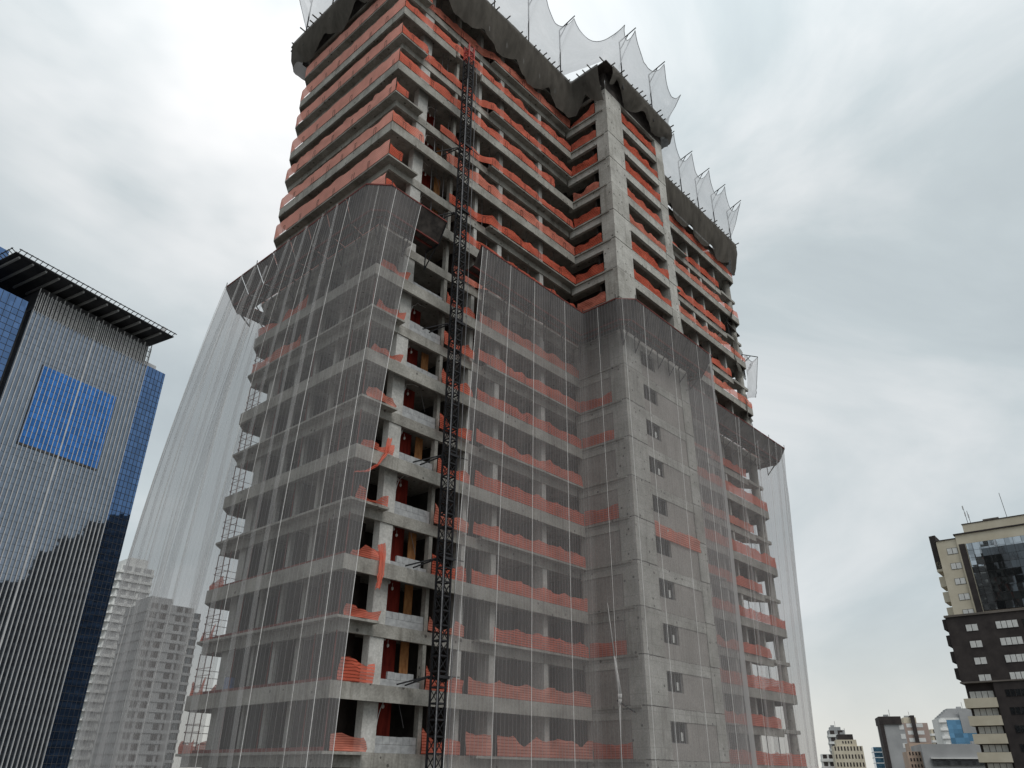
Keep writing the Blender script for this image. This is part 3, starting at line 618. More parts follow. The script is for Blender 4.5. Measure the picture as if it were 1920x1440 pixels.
right_net = hang_net([(XE+e2, 8.0), (XE+e2, -0.95), (XE+0.95, -e2), (XR+e2, -e2), (XR+e2, YC-0.9), (XR+0.9, YC-e2), (XI-1.0, YC-e2), (XI-e2, YC-1.0), (XI-e2, -e2), (13, -e2), (7.1, -e2)],
         [(XE-0.2, 8.0), (XE-0.3, -0.2), (XE-1.6, -1.1), (XR+1.8, -1.5), (XR+1.2, YC-0.9), (XR+0.7, YC-1.5), (XI-0.6, YC-1.5), (XI-1.4, YC-0.8), (XI-1.6, -1.6), (12.6, -1.9), (5.6, -1.8)],
         'pale see-through debris net over the stair core and wing right of the hoist',
         lambda s_: 0.30 if s_ < 12 else (0.05 if s_ > 47 else 0.10), 8.7,
         [(3.0, 0.016), (6, 0.016), (8.8, 0.014), (11.5, 0.016), (14.5, 0.018), (18, 0.018), (22, 0.018), (26, 0.018), (30, 0.02), (37.4, 0.03), (40.5, 0.018), (44.5, 0.018), (48.5, 0.022), (50.6, 0.018), (52.8, 0.02), (56.5, 0.02), (60.0, 0.02), (62.6, 0.02), (65.0, 0.02), (70, 0.024)], 1.6,
         folds=[(2.0, 0.4, 0.1, 0), (5.2, 0.35, 0, 0), (9.2, 0.4, 0.1, 0), (13.0, 0.5, 0, 0), (17.5, 0.5, 0, 0.05), (21.5, 0.4, 0, 0), (38.4, 0.55, -0.1, 0.0)])

# cloth of the right net gathered and knotted near a steel stub in the core side wall
def at_x(px, py, xv): d = ray(px, py); return CAM+d*((xv-CAM.x)/d.x)
K0, K1, K2, K3 = [at_x(a, b, 19.0) for a, b in ((1139, 1130), (1152, 1230), (1162, 1301), (1163, 1322))]
kn = MB().tube(K0, K1, 0.015, 7, 0.05).tube(K1, K2, 0.05, 7, 0.15).tube(K2, K2.lerp(K3, 0.5), 0.15, 7, 0.13).tube(K2.lerp(K3, 0.5), K3, 0.13, 7, 0.03).tube(K3, at_x(1165, 1440, 19.0), 0.03, 6, 0.03)
kn.build('net_knot', 'rope', right_net, True)
st_ = thing('steel_bracket', 'black steel bracket jutting from the core side wall by the knotted net', 'bracket', tuple(at_x(1176, 1326, XI)))
B0 = at_x(1176, 1326, XI)
for dx, dy, dz in ((-0.9, 0.1, 0.35), (-0.75, -0.5, -0.1), (-0.5, -0.9, -0.35)): MB().bar(B0+Vector((0.02, 0, 0)), B0+Vector((dx, dy, dz)), 0.07, 0.07).build('arm', 'steel_black', st_)
MB().box(B0.x-0.05, B0.x+0.02, B0.y-0.3, B0.y+0.3, B0.z-0.12, B0.z+0.12).build('base_plate', 'steel_black', st_)
# blue drum on the open left end
dr = thing('plastic_drum', 'blue plastic drum standing on a slab at the open left end of the tower', 'drum', (1.0, 11.1, 3.0))
dm = MB(); prof = ((0.27, 0.0), (0.29, 0.06), (0.29, 0.28), (0.305, 0.31), (0.29, 0.34), (0.29, 0.58), (0.305, 0.61), (0.29, 0.64), (0.28, 0.86), (0.24, 0.9))
for (r0, h0), (r1, h1) in zip(prof, prof[1:]): dm.tube((1.0, 11.1, 3+h0), (1.0, 11.1, 3+h1), r0, 14, r1)
dm.build('body', 'blue_plastic', dr); MB().tube((1.0, 11.1, 3.9), (1.0, 11.1, 3.93), 0.25, 14).build('lid', 'steel_black', dr)

# ------------------------------------------------------------------ hoist mast
mast = thing('hoist_mast', 'black lattice hoist mast with a red top section rising up the tower front', 'mast', (5.47, -1.5, GZ))
def mast_mesh(name, mat, h, w=0.54):
    m = MB(); a = w/2
    for sx_ in (-a, a):
        for sy_ in (-a, a): m.bar((sx_, sy_, 0), (sx_, sy_, h), 0.09, 0.09)
    n = 2
    for q in range(n):
        z0, z1 = h*q/n, h*(q+1)/n
        for (p, q2) in (((-a, -a), (a, -a)), ((a, -a), (a, a)), ((a, a), (-a, a)), ((-a, a), (-a, -a))):
            m.bar((*p, z0+0.03), (*q2, z0+0.03), 0.06, 0.08)
            m.tube((*p, z0+0.05), (*q2, z1-0.02), 0.02, 4); m.tube((*q2, z0+0.05), (*p, z1-0.02), 0.02, 4)
        m.box(-a, a, -a, a, z0+0.01, z0+0.025) if False else None
    m.tube((0.05, 0.1, 0), (0.05, 0.1, h), 0.05, 6)
    return m.mesh(name, mat)
mm_b = mast_mesh('mast_section', 'steel_black', 1.5); mm_r = mast_mesh('mast_section', 'steel_red', 1.5)
zz = GZ
top_z = 50.2
ns = int((top_z-GZ)/1.5)+1
for i in range(ns):
    z0 = top_z-1.5*(i+1)
    o = bpy.data.objects.new('mast_section', mm_r if i == 0 else mm_b); COL.objects.link(o); o.parent = mast; o.location = (0, 0, z0-GZ)
wire = MB().tube((5.05, -1.93, GZ), (5.05, -1.93, 46), 0.03, 5); wire.build('guide_cable', 'steel_grey', mast)
MB().tube((5.95, -1.93, -8), (5.95, -1.93, 48), 0.022, 5).build('guide_cable', 'steel_grey', mast)
for k in (1, 3, 5, 8, 11, 13):
    z = FH*k+0.35; t_ = MB()
    for dx in (-0.55, 0.0): t_.bar((5.2+dx*0.2, -1.2, z+0.15), (4.6+dx, 0.05, z-0.25), 0.06, 0.07)
    t_.bar((5.15, -1.83, z+0.12), (6.7, -1.75, z+0.2), 0.04, 0.05); t_.bar((5.1, -1.15, z+0.1), (5.85, -1.15, z+0.1), 0.1, 0.16); t_.bar((5.1, -1.87, z+0.1), (5.85, -1.87, z+0.1), 0.1, 0.14)
    t_.build('wall_tie', 'steel_black', mast)

# ------------------------------------------------------------------ formwork deck, dark netting and sails at the top
DZ = 58.8
top_run = [(XE-1.5, 6), (XE-1.5, 0), (XR, 0), (XR, YC), (XI, YC), (XI, 0), (0, 0), (0, YB), (6, YB)]
deck = thing('formwork_deck', 'dark timber formwork deck crowning the unfinished tower', 'formwork', (0, 0, 57))
ip, op = offset_path(top_run, -0.5, 0.01), offset_path(top_run, 0.95, 0.01)
for (a0, a1), (b0, b1) in zip(zip(ip, ip[1:]), zip(op, op[1:])):
    if (b1-b0).length < 0.1: continue
    MB().prism([tuple(a0), tuple(a1), tuple(b1), tuple(b0)], DZ-0.25, DZ-0.13).build('deck_board', 'plywood_dark', deck)
    n = int((b1-b0).length/0.62)
    t = (b1-b0).normalized(); nn = Vector((-t.y, t.x)); rr = random.Random(int(b0.x*10+b0.y))
    for q in range(n):
        if rr.random() < 0.3: continue
        p = b0.lerp(b1, (q+0.5)/n); e1 = p-nn*0.9; e2_ = p+nn*(0.15+0.5*rr.random())
        MB().bar((e1.x, e1.y, DZ-0.05), (e2_.x, e2_.y, DZ+0.03), 0.07, 0.11).build('joist', 'timber_dark', deck)
# side boards closing the deck
jp = offset_path(top_run, 0.02, 0.01); jq = offset_path(top_run, -0.06, 0.01)
for (a0, a1), (b0, b1) in zip(zip(jp, jp[1:]), zip(jq, jq[1:])):
    if (a1-a0).length < 0.1: continue
    n = max(1, round((a1-a0).length/2.4))
    for q in range(n):
        u0, u1 = q/n, (q+1)/n-0.004
        MB().prism([tuple(a0.lerp(a1, u0)), tuple(a0.lerp(a1, u1)), tuple(b0.lerp(b1, u1)), tuple(b0.lerp(b1, u0))], 56.4, DZ-0.26).build('side_board', 'plywood_dark', deck)
# slab edge form and posts under the deck
for (a0, a1) in zip(ip, ip[1:]):
    if (a1-a0).length < 0.1: continue
    n = max(1, int((a1-a0).length/1.7))
    for q in range(n+1):
        p = a0.lerp(a1, q/n); MB().tube((p.x, p.y, 57.0), (p.x, p.y, DZ-0.25), 0.045, 5).build('deck_post', 'timber_dark', deck)

def drape(run, label, seed, zlow, mat='net_dark', off=1.0, ztop=None, bag=0.5):
    P = offset_path(run, off, 0.3); rs = resample(P, 0.3); mb = MB(); Ls = rs[-1][1]
    nr = []
    for i in range(len(rs)):
        a = rs[max(0, i-1)][0]; b = rs[min(len(rs)-1, i+1)][0]; t = (b-a).normalized(); nr.append(Vector((-t.y, t.x)))
    zt_ = DZ+0.02 if ztop is None else ztop
    def fn(u, v):
        i = round(u*(len(rs)-1)); p, s_ = rs[i]
        sc_ = abs(math.sin(s_*math.pi/4.4+seed))
        low = zlow+2.6*(1-sc_)**1.3*(0.35+abs(nz(s_*0.2, seed)))+0.3*nz(s_*0.8, seed)
        z_ = zt_+(low-zt_)*v
        cz_ = s_*1.1+v*3.0; o_ = bag*(nz(s_*0.4, v*1.0, seed)*0.8+0.45*abs(nz(cz_, v*0.5, seed+3))+0.35*abs(nz(s_*1.4-v*3.6, v*0.5, seed+6)))*(v+0.1) - 0.75*v*v*(0.6+0.4*sc_)
        q = p+nr[i]*o_; return (q.x, q.y, z_+0.12*nz(s_*2, v*3, seed)*v), (s_, v*4)
    mb.grid(fn, len(rs)-1, 12)
    return tag(mb.build('dark_net', mat, None, True), label, 'net')
drape([(0, 0), (0, YB), (4, YB)], 'dark grey net skirt under the roof deck on the left facade', 2.0, 55.3, bag=0.3)
drape([(XI, YC), (XI, 0), (0, 0)], 'dark grey net skirt under the roof deck left of the core', 5.0, 54.5)
drape([(XR, -1.0), (XR, YC), (XI, YC)], 'dark grey net skirt wrapped round the head of the stair core', 9.0, 56.3)
drape([(XE-1.5, 5), (XE-1.5, 0), (XR+1.0, 0)], 'dark grey net skirt under the roof deck right of the core', 13.0, 54.3)

def post_thing(base, outd, h, arm, rise, label, group):
    b = Vector(base); o3 = Vector((outd[0], outd[1], 0))
    t = thing('net_post', label, 'post', tuple(b), group)
    top = b+Vector((0, 0, h)); tip = top+o3*arm+Vector((0, 0, rise))
    MB().tube(b-Vector((0, 0, 1.6)), top, 0.06, 6).build('upright', 'steel_black', t)
    MB().tube(top, tip, 0.055, 6).build('arm', 'steel_black', t)
    MB().tube(top-Vector((0, 0, 1.15)), top.lerp(tip, 0.55), 0.045, 6).build('brace', 'steel_black', t)
    return tip
def sail(anchors, label, seed):
    """anchors: (base point, tip point)"""
    mb = MB(); A = anchors; ns_ = len(A)-1; SU, nv = 14, 12
    def fn(u, v):
        f = u*ns_; j = min(ns_-1, int(f+1e-6)); w = f-j
        b = Vector(A[j][0]).lerp(Vector(A[j+1][0]), w); t0, t1 = Vector(A[j][1]), Vector(A[j+1][1])
        t = t0.lerp(t1, w); sg = 4*w*(1-w); b0 = b
        t = t+Vector((0, 0, -1.15*sg*min(1.6, (t1-t0).length/4))) + (b-t)*0.20*sg
        out_ = (t-b); out_.z = 0
        p = b.lerp(t, v); bulge = 4*v*(1-v)
        p = p+out_*(-0.28*bulge*(1-0.5*sg)) + Vector((0.05*nz(u*30, v*4, seed), 0.05*nz(u*30, v*4, seed+4), 0))*1.5 + out_*0.22*sg*bulge*(1+nz(u*9, v*2, seed))
        return tuple(p), (u*ns_*4, v*6)
    mb.grid(fn, ns_*SU, nv)
    o = tag(mb.build('white_net', 'net_sail', None, True), label, 'net')
    ed = [Vector(mb.v[nv*(ns_*SU+1)+i]) for i in range(ns_*SU+1)]
    MB().path(ed, 0.03, 4).build('edge_rope', 'steel_grey', o); return o
def run_posts(bases, outd, h, arm, rise, label, group, slabel, seed, ends=()):
    an = []
    for i_b, b in enumerate(bases):
        tip = post_thing(b, outd, h, arm+0.25*nz(i_b*3.3, h), rise+0.3*nz(i_b*1.7, h+2), label % ORD[(i_b if seed != 2 else len(bases)-1-i_b)+1], group); an.append(((b[0]-outd[0]*0.45, b[1]-outd[1]*0.45, DZ-0.1), (tip.x-outd[0]*0.12, tip.y-outd[1]*0.12, tip.z-0.3)))
    return an
aL = run_posts([(-0.85, y, DZ) for y in (1.2, 5.4, 9.6, 13.6)], (-1, 0), 5.2, 1.9, 0.5, 'angled steel post of the left facade roof net, %s from the front corner', 'net posts over the left facade', '', 1)
aF = run_posts([(x, -0.85, DZ) for x in (4.2, 8.8, 13.4, 18.1)], (0, -1), 6.3, 2.0, 0.5, 'angled steel post of the front roof net, %s left of the stair core', 'net posts left of the core', '', 2)
aC = run_posts([(x, YC-0.85, DZ) for x in (22.3, 27.6)], (0, -1), 5.0, 2.0, 0.4, 'angled steel post of the roof net on the core, %s from its front corner', 'net posts over the core', '', 3)
aR = run_posts([(x, -0.85, DZ) for x in (32.4, 36.4, 40.4, 44.3, 48.2, 52.3)], (0, -1), 4.9, 2.0, 0.5, 'angled steel post of the wing roof net, %s right of the stair core', 'net posts right of the core', '', 4)
sail([((3, YB+0.9, DZ), (3, YB+2.6, DZ+4.8))]+aL[::-1]+[((-0.9, -0.9, DZ), (-1.6, -1.6, DZ+5.5))], 'white wind net rising over the left facade roof edge', 1)
sail([((-0.9, -0.9, DZ), (-1.6, -1.6, DZ+5.5))]+aF+[((XI-0.9, YC-0.6, DZ), (XI+0.2, YC-2.6, DZ+4.4))]+aC[:1], 'white wind net rising over the roof edge left of the core', 2)
sail(aC+[((XR+0.9, YC-0.6, DZ), (XR+1.0, YC-2.4, DZ+4.0)), ((XR+0.9, -1.2, DZ), (XR+1.6, -1.8, DZ+4.0))], 'white wind net rising over the core head', 3)
sail(aR+[((XE-0.7, 1.5, DZ), (XE+0.6, 1.4, DZ+3.0))], 'white wind net rising over the roof edge right of the core', 4)

# ragged netting and loose formwork down the open right corner
def ragnet(c0, c1, zt_, zb_, label, seed, mat, wob=0.6):
    mb = MB(); a, b = Vector(c0), Vector(c1)
    def fn(u, v):
        p = a.lerp(b, u); z_ = zt_+(zb_-zt_)*v*(0.75+0.4*abs(nz(u*3, seed)))
        return (p.x+wob*nz(u*4, v*3, seed), p.y+wob*nz(u*4, v*3, seed+7), z_+0.3*nz(u*5, v*4, seed+2)), (u*3, v*3)
    mb.grid(fn, 16, 12); return tag(mb.build('loose_net', mat, None, True), label, 'net')
ragnet((50.0, -0.15), (54.0, 0.9), 44.8, 39.2, 'grey net bunched round the bare end column above the canopy', 3, 'net_grey')
ragnet((51.0, -0.1), (54.4, 1.2), 37.6, 33.8, 'grey net hanging lower on the bare end column', 6, 'net_grey')
rs_ = MB()
ff = thing('loose_formwork', 'dark timber formwork left hanging round the end column near the roof', 'formwork', (52.2, 1.7, 46))
for q in range(7):
    MB().bar((50.2+q*0.1, -0.3, 47.3+q*0.14), (54.3, 1.5+q*0.12, 47.2+q*0.16), 0.07, 0.1).build('joist', 'timber_dark', ff)
for q in range(6):
    MB().tube((50.2+q*0.7, 0.3+q*0.22, 45.0), (50.2+q*0.7, 0.3+q*0.22, 47.3), 0.04, 5).build('prop', 'steel_black', ff)
MB().prism([(50.0, 0.2), (53.9, 0.6), (54.0, 3.6), (50.2, 3.4)], 46.3, 46.42).build('deck_board', 'plywood_dark', ff)
MB().prism([(49.8, 0.9), (50.0, 0.9), (50.0, 3.6), (49.8, 3.6)], 46.42, 49.5).build('form_panel', 'plywood_dark', ff)
t1 = post_thing((53.2, 0.4, 42.0), (0.8, -0.6), 1.4, 2.0, -0.1, 'short steel post holding a small white net at the open end of the wing', None)
sail([((53.2, 0.3, 42.6), (53.9, 0.2, 43.6)), ((53.3, 0.2, 40.3), tuple(t1)), ((53.6, 0.8, 37.6), (54.9, 0.3, 38.4))], 'small white net flapping at the open end of the wing', 9)

# ------------------------------------------------------------------ neighbouring buildings
def glassmat(name, tint, rough=0.03, cell=(1.0, 1.4), var=0.35, wob=0.012, metal=0.9):
    m, t, b, o = newmat(name)
    tc_ = N(t, 'ShaderNodeTexCoord'); sp = N(t, 'ShaderNodeSeparateXYZ'); t.links.new(tc_.outputs['Object'], sp.inputs[0])
    c = N(t, 'ShaderNodeCombineXYZ')
    for i, (src, cs) in enumerate(((0, cell[0]), (2, cell[1]))):
        d = N(t, 'ShaderNodeMath', operation='DIVIDE'); d.inputs[1].default_value = cs; t.links.new(sp.outputs[src], d.inputs[0])
        f = N(t, 'ShaderNodeMath', operation='FLOOR'); t.links.new(d.outputs[0], f.inputs[0]); t.links.new(f.outputs[0], c.inputs[i])
    w = N(t, 'ShaderNodeTexWhiteNoise', noise_dimensions='2D'); t.links.new(c.outputs[0], w.inputs['Vector'])
    r = N(t, 'ShaderNodeMapRange', inp={'To Min': 1-var, 'To Max': 1+var*0.5}); t.links.new(w.outputs['Value'], r.inputs[0])
    mx = N(t, 'ShaderNodeMixRGB', blend_type='MULTIPLY', inp={'Fac': 1.0, 'Color1': rgb(tint)}); t.links.new(r.outputs[0], mx.inputs[2]); t.links.new(mx.outputs[0], b.inputs['Base Color'])
    b.inputs['Metallic'].default_value = metal; b.inputs['Roughness'].default_value = rough
    g = N(t, 'ShaderNodeNewGeometry'); sub = N(t, 'ShaderNodeVectorMath', operation='SUBTRACT'); sub.inputs[1].default_value = (0.5, 0.5, 0.5); t.links.new(w.outputs['Color'], sub.inputs[0])
    scl = N(t, 'ShaderNodeVectorMath', operation='SCALE'); scl.inputs['Scale'].default_value = wob; t.links.new(sub.outputs[0], scl.inputs[0])
    add = N(t, 'ShaderNodeVectorMath', operation='ADD'); t.links.new(g.outputs['Normal'], add.inputs[0]); t.links.new(scl.outputs[0], add.inputs[1])
    nn = N(t, 'ShaderNodeVectorMath', operation='NORMALIZE'); t.links.new(add.outputs[0], nn.inputs[0]); t.links.new(nn.outputs[0], b.inputs['Normal'])
    return m
glassmat('glass_grey', (0.19, 0.225, 0.275), var=0.15, wob=0.006)
glassmat('glass_blue', (0.10, 0.175, 0.33), var=0.18, wob=0.006)
glassmat('glass_deep', (0.045, 0.165, 0.45), var=0.25)
glassmat('glass_black', (0.10, 0.11, 0.12), wob=0.012, var=0.12)
glassmat('glass_pale', (0.42, 0.45, 0.48), wob=0.02, var=0.4, cell=(0.9, 1.2))
glassmat('glass_far', (0.10, 0.22, 0.36), cell=(1.6, 1.6))
noisy('blind', (0.5, 0.5, 0.49), (0.62, 0.62, 0.6), 2.0, 0.6, spec=0.5)
noisy('cream', (0.47, 0.42, 0.325), (0.56, 0.51, 0.41), 0.25)
noisy('brown_dark', (0.030, 0.025, 0.025), (0.052, 0.044, 0.042), 0.4)
noisy('fin', (0.40, 0.40, 0.405), (0.5, 0.5, 0.505), 0.3, 0.5)
noisy('roof_dark', (0.03, 0.031, 0.035), (0.06, 0.062, 0.067), 0.3)
noisy('white_wall', (0.55, 0.56, 0.55), (0.66, 0.66, 0.65), 0.12)
noisy('grey_wall', (0.27, 0.275, 0.28), (0.36, 0.365, 0.37), 0.1)
noisy('tan_wall', (0.36, 0.27, 0.21), (0.45, 0.34, 0.27), 0.1)
noisy('brick_far', (0.27, 0.205, 0.18), (0.36, 0.28, 0.25), 0.1)
noisy('balcony_brown', (0.10, 0.088, 0.078), (0.16, 0.14, 0.125), 0.2)
ZC = CAM.z-GZ
def bthing(name, label, cat, px, py, rng, ang, group=None):
    p = at_range(px, py, rng)
    o = bpy.data.objects.new(name, None); COL.objects.link(o); o.location = (p.x, p.y, GZ); o.rotation_euler = (0, 0, math.radians(ang))
    return tag(o, label, cat, group)
def bp_(t, mb, name, mat): 
    return mb.build(name, mat, t)

# --- blue-grey office tower with fins
gt = bthing('office_tower', 'blue glass office tower with pale vertical fins and a dark overhanging roof', 'building', 283, 650, 185, 12.6)
s = 1.61
H = lambda v: v*s+ZC
bp_(gt, MB().box(-28.3, 0.3, 0, 26, 0, H(54.85)), 'glass_wall', 'glass_grey')
bp_(gt, MB().box(0.3, 4.05*s, 1.5, 26, 0, H(55.4)), 'glass_wall', 'glass_blue')
bp_(gt, MB().box(1.2, 4.05*s-1.0, 4.5, 24, H(55.4), H(57.0)), 'plant_room', 'fin')
bp_(gt, MB().box(-75, -29.7, -0.4, 26, 0, H(55.45)), 'glass_wall', 'glass_blue')
bp_(gt, MB().box(-29.7, -28.3, 2.0, 26, 0, H(55)), 'recess_wall', 'roof_dark')
bp_(gt, MB().box(-22.6, -5.1, -0.12, -0.02, H(37.0), H(48.0)), 'glass_bay', 'glass_deep')
bp_(gt, MB().box(-22.75, -22.6, -0.15, -0.02, H(36.8), H(48.1)), 'bay_jamb', 'roof_dark')
bp_(gt, MB().box(-22.75, -5.0, -0.15, -0.02, H(36.7), H(36.99)), 'bay_sill', 'roof_dark')
nf = 31
for i in range(nf):
    u = -28.1+28.2*i/(nf-1)
    thick = i in (1, 15)
    wd = 0.30 if i == 15 else 0.12
    bp_(gt, MB().box(u-wd/2, u+wd/2, -0.24, 0.01, 0.5, H(57.9 if i % 2 else 58.3)), 'fin', 'fin')
for i in range(62):
    u = -27.8+27.9*i/61
    bp_(gt, MB().box(u-0.05, u+0.05, -0.4, -0.28, H(54.6), H(57.6)), 'crown_fin', 'fin')
for q in range(3): bp_(gt, MB().box(-28.2, 0.2, -0.26, -0.15, H(55.2+q*0.9), H(55.2+q*0.9)+0.15), 'crown_rail', 'roof_dark')
z0 = H(-8); i = 0
while z0 < H(54.5):
    if not (H(36.9) < z0 < H(48)): bp_(gt, MB().box(-28.2, 0.25, -0.03, 0.005, z0, z0+0.045), 'transom', 'roof_dark')
    else:
        bp_(gt, MB().box(-22.55, -5.15, -0.14, -0.115, z0, z0+0.06), 'transom', 'roof_dark')
    bp_(gt, MB().box(0.35, 6.5, 1.44, 1.505, z0, z0+0.07), 'transom', 'roof_dark')
    bp_(gt, MB().box(-60, -29.75, -0.46, -0.395, z0, z0+0.07), 'transom', 'roof_dark')
    z0 += 1.42
for i in range(6): bp_(gt, MB().box(0.9+i, 0.96+i, 1.43, 1.503, 0, H(55.4)), 'mullion', 'roof_dark')
for i in range(14): bp_(gt, MB().box(-31-i*1.3, -30.94-i*1.3, -0.47, -0.398, 0, H(55.4)), 'mullion', 'roof_dark')
bp_(gt, MB().box(-27, 0, 1.5, 22, H(54.9), H(59.0)), 'plant_room', 'roof_dark')
rf = bp_(gt, MB().box(-36.8, 2.2, -4.6, 30, H(59.55), H(59.75)), 'roof', 'roof_dark')
for i in range(13): bp_(gt, MB().box(-36+i*2.9, -35.6+i*2.9, -4.2, 8, H(59.25), H(59.54)), 'roof_rib', 'grey_wall')
for q in range(2):
    bp_(gt, MB().box(-36.9, 2.3, -4.8-q*0.9, -4.65-q*0.9, H(59.62+q*0.30), H(59.62+q*0.30)+0.18), 'roof_rail', 'roof_dark')
    bp_(gt, MB().box(-37.0-q*0.9, -36.85-q*0.9, -4.8, 28, H(59.62+q*0.30), H(59.62+q*0.30)+0.18), 'roof_rail', 'roof_dark')
for i in range(34): bp_(gt, MB().bar((-36.5+i*1.16, -4.6, H(59.7)), (-36.5+i*1.16, -5.75, H(60.05)), 0.12, 0.14), 'roof_bracket', 'roof_dark')
for i in range(24): bp_(gt, MB().bar((-36.8, -4.4+i*1.16, H(59.7)), (-38.0, -4.4+i*1.16, H(60.05)), 0.12, 0.14), 'roof_bracket', 'roof_dark')
bp_(gt, MB().box(-80, -31, 14, 32, H(55.4), H(66.5)), 'glass_wall', 'glass_blue')
bp_(gt, MB().box(-13, -10.2, 3, 6, H(59.7), H(61.5)), 'plant_room', 'grey_wall')
bp_(gt, MB().box(0.4, 1.3, -2.4, -1.6, H(59.7), H(61.4)), 'vent_pipe', 'fin')

# --- banded apartment tower standing behind the site, seen mirrored in the office glass
def mirror(p):
    a = math.radians(12.6); n_ = Vector((math.sin(a), -math.cos(a), 0)); P0 = gt.location.copy(); d = (p-P0).dot(n_); return p-n_*(2*d)
vp_ = at_range(283, 962, 262); rp = mirror(vp_)
at_ = bpy.data.objects.new('apartment_tower', None); COL.objects.link(at_); at_.location = (rp.x, rp.y, GZ); at_.rotation_euler = (0, 0, math.radians(-109.8))
tag(at_, 'brown apartment tower with banded balconies, mirrored in the office glass', 'building')
hz_ = vp_.z-GZ
for i, (u0, u1, dh) in enumerate(((0, 11, 0), (11.01, 20, 3), (20.01, 27, 8), (27.01, 33, 13), (33.01, 46, 22), (46.01, 70, 34))):
    bp_(at_, MB().box(u0, u1, 0.8+i*0.3, 20, 0, hz_-dh), 'wall', 'brown_dark')
    z0 = 3.0
    while z0 < hz_-dh-1:
        bp_(at_, MB().box(u0-0.2 if i == 0 else u0+0.02, u1-0.02, -0.6+i*0.3, 20.2, z0, z0+1.1), 'balcony_band', 'balcony_brown'); z0 += 3.2
    bp_(at_, MB().box(u0+0.3, u0+1.5, -1.0+i*0.3, 0.9, 0, hz_-dh+0.4), 'pier', 'balcony_brown')

# --- cream and dark brown tower on the right
rt = bthing('banded_tower', 'cream topped dark brown tower with a mirrored glass front and rooftop aerials', 'building', 1790, 1004, 173.3, -86.4)
s2 = 4/3; R = lambda v: v*s2+ZC
bp_(rt, MB().box(0, 42, 0, 22, R(21.3), R(32.66)), 'wall', 'cream')
bp_(rt, MB().box(-0.25, 42.2, -0.25, 22.2, R(32.662), R(32.85)), 'cornice', 'brown_dark')
bp_(rt, MB().box(1.6, 42, 1.2, 20, R(32.85), R(34.3)), 'parapet', 'cream')
bp_(rt, MB().box(1.5, 42, 1.1, 20.1, R(34.302), R(34.42)), 'cornice', 'brown_dark')
bp_(rt, MB().box(-3.7, -0.003, 0.3, 20, R(21.3), R(32.2)), 'wall', 'cream')
bp_(rt, MB().box(-3.85, -0.01, 0.15, 20, R(32.202), R(32.33)), 'cornice', 'brown_dark')
bp_(rt, MB().box(0.25, 1.35, -0.08, -0.003, R(21.35), R(31.25)), 'dark_strip', 'brown_dark')
fr = bp_(rt, MB().box(1.5, 30, -0.10, -0.004, R(21.4), R(31.2)), 'curtain_wall', 'brown_dark')
rr = random.Random(4)
for i in range(14):
    for j in range(9):
        w_ = 0.95 if i == 0 else 1.35; u0 = 1.55 if i == 0 else 2.56+(i-1)*1.4; zz0 = R(21.5)+j*1.44
        a, b_, c_ = [rr.uniform(-0.012, 0.012) for _ in range(3)]
        m = MB(); m.v = [(u0, -0.14+a, zz0), (u0+w_, -0.14+b_, zz0), (u0+w_, -0.14+c_, zz0+1.39), (u0, -0.14+a+c_-b_, zz0+1.39), (u0, -0.101, zz0), (u0+w_, -0.101, zz0), (u0+w_, -0.101, zz0+1.39), (u0, -0.101, zz0+1.39)]
        m.f = [(0, 1, 2, 3), (7, 6, 5, 4), (0, 4, 5, 1), (1, 5, 6, 2), (2, 6, 7, 3), (3, 7, 4, 0)]
        bp_(rt, m, 'pane', 'glass_pale' if (i < 2 or j > 7) else 'glass_black')  # paler edge panes carry a sky reflection in their tint
def win(t, u0, u1, y, z0_, z1_, n=2, mat='blind', frame='brown_dark', sub=True):
    w_ = bp_(t, MB().box(u0, u1, y-0.05, y-0.003, z0_, z1_), 'window', frame)
    for q in range(n):
        a = u0+(u1-u0)*q/n+0.05; b_ = u0+(u1-u0)*(q+1)/n-0.05
        MB().box(a, b_, y-0.075, y-0.051, z0_+0.06, z1_-0.06).build('pane', mat, w_)
for j in range(5):
    z1_ = R(30.95)-j*3.0; win(rt, -2.1, -0.2, 0.3, z1_-1.25, z1_)
bp_(rt, MB().box(-5.3, 42, -0.3, 22, R(12.2), R(21.25)), 'wall', 'brown_dark')
bp_(rt, MB().box(-5.5, 42.2, -0.5, 22.2, R(21.0), R(21.28)), 'cornice', 'balcony_brown')
bp_(rt, MB().box(-0.2, 42, -0.32, 22, 0, R(12.198)), 'wall', 'brown_dark')
bp_(rt, MB().box(-5.5, 42.2, -0.52, 22.2, R(12.0), R(12.19)), 'cornice', 'balcony_brown')
for j in range(4):
    z1_ = R(19.8)-j*3.0; win(rt, -2.2, -0.15, -0.3, z1_-1.3, z1_)
    for u in (2.85, 7.2): win(rt, u, u+3.6, -0.32, z1_-1.3, z1_+0.1, 4, 'glass_black' if u > 4 else 'blind')
for j in range(8):
    z1_ = R(11.0)-j*3.0
    for u in (1.4, 6.5): win(rt, u, u+3.3, -0.32, z1_-1.3, z1_, 4, 'glass_black')
